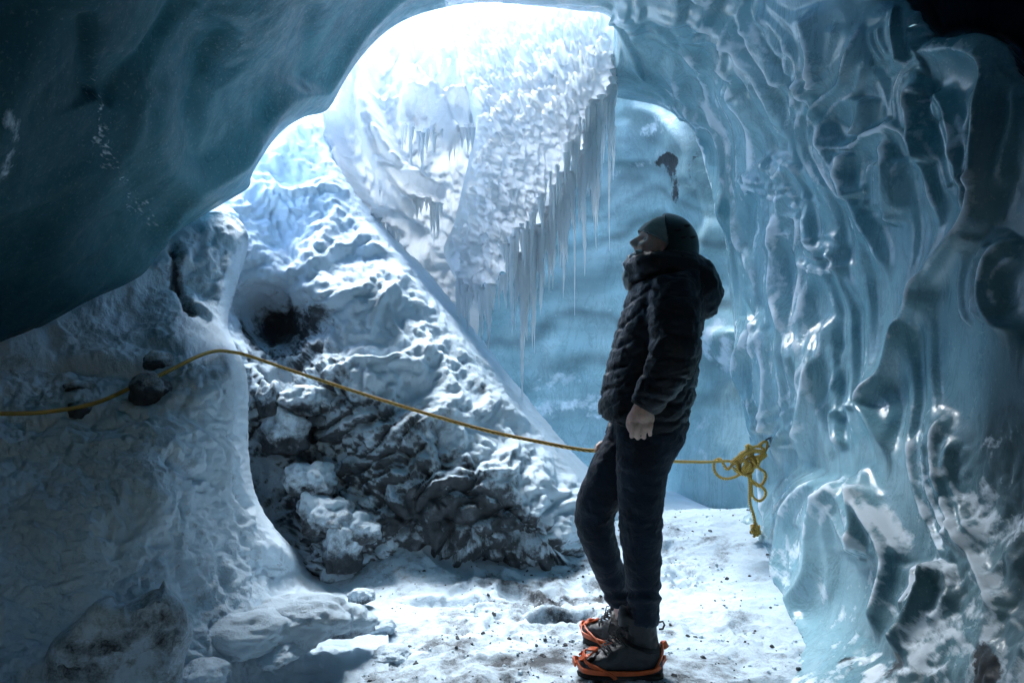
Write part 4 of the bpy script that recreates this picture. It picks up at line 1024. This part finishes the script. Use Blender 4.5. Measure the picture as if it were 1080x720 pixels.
# ---- knitted hat and helmet
def cap_geo(rx, ry, rz, keep, thick, off=(0, 0, 0), n=150):
    V = []; ids = {}; F = []
    def pt(i, k, s):
        th = math.pi*i/n; a = 2*math.pi*k/n; d = Vector((math.sin(th)*math.cos(a), math.sin(th)*math.sin(a), math.cos(th)))
        return Vector((d.x*(rx+s), d.y*(ry+s), d.z*(rz+s)))+Vector(off)
    def vid(i, k, s):
        key = (i, k % n if 0 < i < n else 0, s)
        if key not in ids: ids[key] = len(V); V.append(pt(i, k % n, s))
        return ids[key]
    on = {(i, k) for i in range(n) for k in range(n) if keep(pt(i, k, 0))}
    for (i, k) in on:
        f = [vid(i, k, 0), vid(i+1, k, 0), vid(i+1, k+1, 0), vid(i, k+1, 0)]; g = [vid(i, k, -thick), vid(i, k+1, -thick), vid(i+1, k+1, -thick), vid(i+1, k, -thick)]
        F.append(tuple(dict.fromkeys(f))); F.append(tuple(dict.fromkeys(g)))
        for (di, dk, a, b) in ((-1, 0, (i, k+1), (i, k)), (1, 0, (i+1, k), (i+1, k+1)), (0, -1, (i, k), (i+1, k)), (0, 1, (i+1, k+1), (i, k+1))):
            if (i+di, (k+dk) % n) not in on:
                q4 = [vid(*a, 0), vid(*b, 0), vid(*b, -thick), vid(*a, -thick)]
                if len(set(q4)) == 4: F.append(tuple(q4))
    F = [f for f in F if len(f) > 2]
    return [HC+HR @ (p*1.02) for p in V], F
V, F = cap_geo(.108, .089, .131, lambda p: p.z > 0.020-0.28*p.x-0.35*max(0, p.x) or p.x > 0.0 and p.z > -0.055, .008)
hat = part("knitted_hat", V, F, M['knit'])
V, F = cap_geo(.112, .092, .130, lambda p: p.x < 0.02 and 0.036-0.20*p.x-0.022 < p.z < 0.070-0.05*p.x, .006); part("hat_brim", V, F, M['knit'], hat)
V, F = cap_geo(.132, .108, .140, lambda p: p.x > -0.045*sm(p.z, -.02, .12)+.006 and p.z > -0.040, .009, (.012, 0, .004))
helmet = part("helmet", V, F, M['helmet'])
for s in (1, -1):
    V, F = tube_geo([head_pt(.01, s*.098, .0), head_pt(-.010, s*.088, -.04), head_pt(-.035, s*.062, -.085), head_pt(-.05, s*.02, -.108)], .005, 8); part("chin_strap", V, F, M['black'], helmet)
for (a, e) in ((.75, .55), (.95, .25), (1.25, .62), (1.5, .30)):
    d = Vector((math.cos(a)*math.cos(e)*.132+.012, -math.cos(e*1.0)*.0, 0)); nn_ = Vector((math.cos(a)*math.sin(e+.2), -math.cos(e+.2), math.sin(a)*math.sin(e+.2)))
    for sg in (1, -1):
        c = Vector((nn_.x*.131+.012, nn_.y*.107*sg, nn_.z*.139+.004)); V, F = ball(head_pt(*c), (.020, .005, .006), HR @ Matrix.Rotation(-.6, 3, 'Y'), 12); part("vent", V, F, M['black'], helmet)

# ---- boots with orange crampons
def boot(ux, ang, w, zg, scale, shaft_top, first):
    """local frame: x forward (toe), y side, z up; origin under the ankle on the ground"""
    root = Vector(P3(ux, 360+(CAMZ-zg)*FPX/(BD+w), BD+w)); f = Vector((-math.cos(ang), math.sin(ang), 0)); sd = Vector((0, 0, 1)).cross(f)
    T = lambda x, y, z: root+(f*x+sd*y+Vector((0, 0, z)))*scale
    def sec(xs, n=20):
        V = []; F = []
        A = catmull(xs, 4)
        for (x, zc, hz, hy) in A:
            for k in range(n):
                a = 2*math.pi*k/n; c, s = math.cos(a), math.sin(a); V.append(T(x, hy*math.copysign(abs(c)**.8, c), zc+hz*math.copysign(abs(s)**.8, s)))
        m = len(A)
        for i in range(m-1):
            for k in range(n): F.append((i*n+k, i*n+(k+1) % n, (i+1)*n+(k+1) % n, (i+1)*n+k))
        F.append(tuple(range(n))); F.append(tuple((m-1)*n+k for k in range(n))[::-1]); return V, F
    foot_ = sec([(-.075,.075,.045,.030),(-.055,.085,.060,.040),(0,.095,.070,.043),(.06,.085,.058,.046),(.12,.070,.042,.050),(.175,.060,.032,.048),(.205,.055,.024,.038),(.218,.052,.014,.022)])
    A = catmull([(-.012,.08,.060,.043),(-.008,.14,.056,.045),(-.004,.19,.055,.047),(0,shaft_top,.058,.05)], 4); V = []; F = []; n = 20
    for (x, z, hx, hy) in A:
        for k in range(n): a = 2*math.pi*k/n; V.append(T(x+hx*math.cos(a), hy*math.sin(a), z))
    for i in range(len(A)-1):
        for k in range(n): F.append((i*n+k, i*n+(k+1) % n, (i+1)*n+(k+1) % n, (i+1)*n+k))
    F.append(tuple(range(n))); F.append(tuple((len(A)-1)*n+k for k in range(n))[::-1])
    tongue = ball(T(.058, 0, shaft_top-.012), (.020*scale, .034*scale, .042*scale), None, 14)
    V, Nn, F = fuse([foot_, (V, F), tongue], .005, 4)
    wr = 0.004*fbm(V, .04, 3, 160)+0.0035*ridged(V, .03, 2, 161)
    b = part("boot", V+Nn*wr[:, None], F, M['boot'])
    out = [(-.085,.0),(-.075,.030),(-.03,.040),(.05,.042),(.12,.052),(.18,.050),(.215,.032),(.230,0)]; out = out+[(x, -y) for x, y in out[::-1][1:-1]]
    C = catmull(out, 5, True); n = len(C); V = [T(x, y, z) for z, g in ((.006, .90), (.012, .95), (.028, .97), (.034, .93)) for x, y in [(c[0]*g, c[1]*g*(1+0*i)) for i, c in enumerate(C)]]
    F = [(r*n+k, r*n+(k+1) % n, (r+1)*n+(k+1) % n, (r+1)*n+k) for r in range(3) for k in range(n)]+[tuple(range(n))[::-1], tuple(3*n+k for k in range(n))]
    part("sole", V, F, M['rubber'], b)
    def strap(pts, wd=.008, th=.003):
        wd *= 1.05
        C = catmull([T(*p) for p in pts], 6); V = []; F = []
        ctr = T(.05, 0, .06); m = len(C)
        for i, c in enumerate(C):
            c = Vector(c); t = (Vector(C[min(i+1, m-1)])-Vector(C[max(i-1, 0)])).normalized(); o_ = (c-ctr); o_ = (o_-t*o_.dot(t)).normalized(); s_ = t.cross(o_)
            for a, b_ in ((-1, -1), (-1, 1), (1, 1), (1, -1)): V.append(c+s_*wd*a+o_*th*b_)
        for i in range(m-1):
            for k in range(4): F.append((i*4+k, i*4+(k+1) % 4, (i+1)*4+(k+1) % 4, (i+1)*4+k))
        F += [(0, 1, 2, 3), ((m-1)*4+3, (m-1)*4+2, (m-1)*4+1, (m-1)*4)]; return V, F
    g = []
    for s in (1, -1):
        g.append(strap([(.225,s*.012,.070),(.205,s*.040,.052),(.15,s*.056,.050),(.08,s*.054,.048),(0,s*.048,.050),(-.055,s*.042,.062),(-.090,0,.085)], .009))
        g.append(strap([(.205,s*.010,.090),(.19,s*.038,.075),(.15,s*.052,.062),(.11,s*.058,.046),(.09,s*.056,.03)], .008))
        g.append(strap([(.215,s*.018,.080),(.18,s*.026,.098),(.15,s*.0,.110)], .007))
        g.append(strap([(-.045,s*.044,.055),(-.070,s*.034,.10),(-.080,s*.010,.135)], .007))
    g.append(strap([(.228,.022,.062),(.236,0,.072),(.228,-.022,.062)], .012)); g.append(strap([(.195,.03,.088),(.20,0,.095),(.195,-.03,.088)], .007))
    g.append(strap([(-.080,.012,.13),(-.094,0,.135),(-.080,-.012,.13)], .012))
    V, F = merge(g); part("crampon_harness", V, F, M['orange'], b, False)
    g = []
    for x, y in [(.20,.03),(.20,-.03),(.15,.045),(.15,-.045),(.09,.042),(.09,-.042),(.0,.036),(.0,-.036),(-.06,.026),(-.06,-.026)]:
        g.append(tube_geo([T(x, y, .016), T(x+.004, y, .0), T(x+.006, y, -.020)], [.009, .006, .001], 5))
    g.append(tube_geo([T(.20,.03,.012), T(.09,.04,.012), T(-.06,.026,.012)], .004, 6)); g.append(tube_geo([T(.20,-.03,.012), T(.09,-.04,.012), T(-.06,-.026,.012)], .004, 6))
    V, F = merge(g); part("crampon_spikes", V, F, M['steel'], b)
    g = []
    for i in range(6):
        t = i/5; x0 = .128-.075*t; z0 = .112+.085*t
        for s in (1, -1): g.append(tube_geo([T(x0-.010, s*.036, z0-.010), T(x0+.008, s*.014, z0+.006), T(x0, -s*.012, z0+.012), T(x0-.018, -s*.034, z0+.006)], .0028, 6))
    g.append(tube_geo([T(.05,.02,.205), T(.085,.03,.19), T(.09,.034,.155), T(.07,.03,.14)], .0026, 6)); g.append(tube_geo([T(.05,-.02,.205), T(.10,-.03,.20), T(.11,-.036,.16), T(.08,-.04,.12), T(.12,-.045,.10), T(.2,-.02,.085)], .0026, 6))
    V, F = merge(g); part("laces", V, F, M['lace'], b)
    V, F = tube_geo([T(-.066,0,shaft_top-.025), T(-.080,0,shaft_top-.022), T(-.086,0,shaft_top-.034), T(-.080,0,shaft_top-.048), T(-.066,0,shaft_top-.05)], .004, 6); part("pull_loop", V, F, M['black'], b)
    g = [strap([(.075,s*.0,.165),(.04,s*.040,.145),(-.03,s*.050,.125),(-.078,s*.012,.12)], .009) for s in (1, -1)]
    V, F = merge(g); part("ankle_strap", V, F, M['black'], b, False)
    return b
boot(675, 0.06, -.07, -0.018, 1.08, .235, True)
boot(662, 0.75, .15, -0.015, 1.0, .235, False)
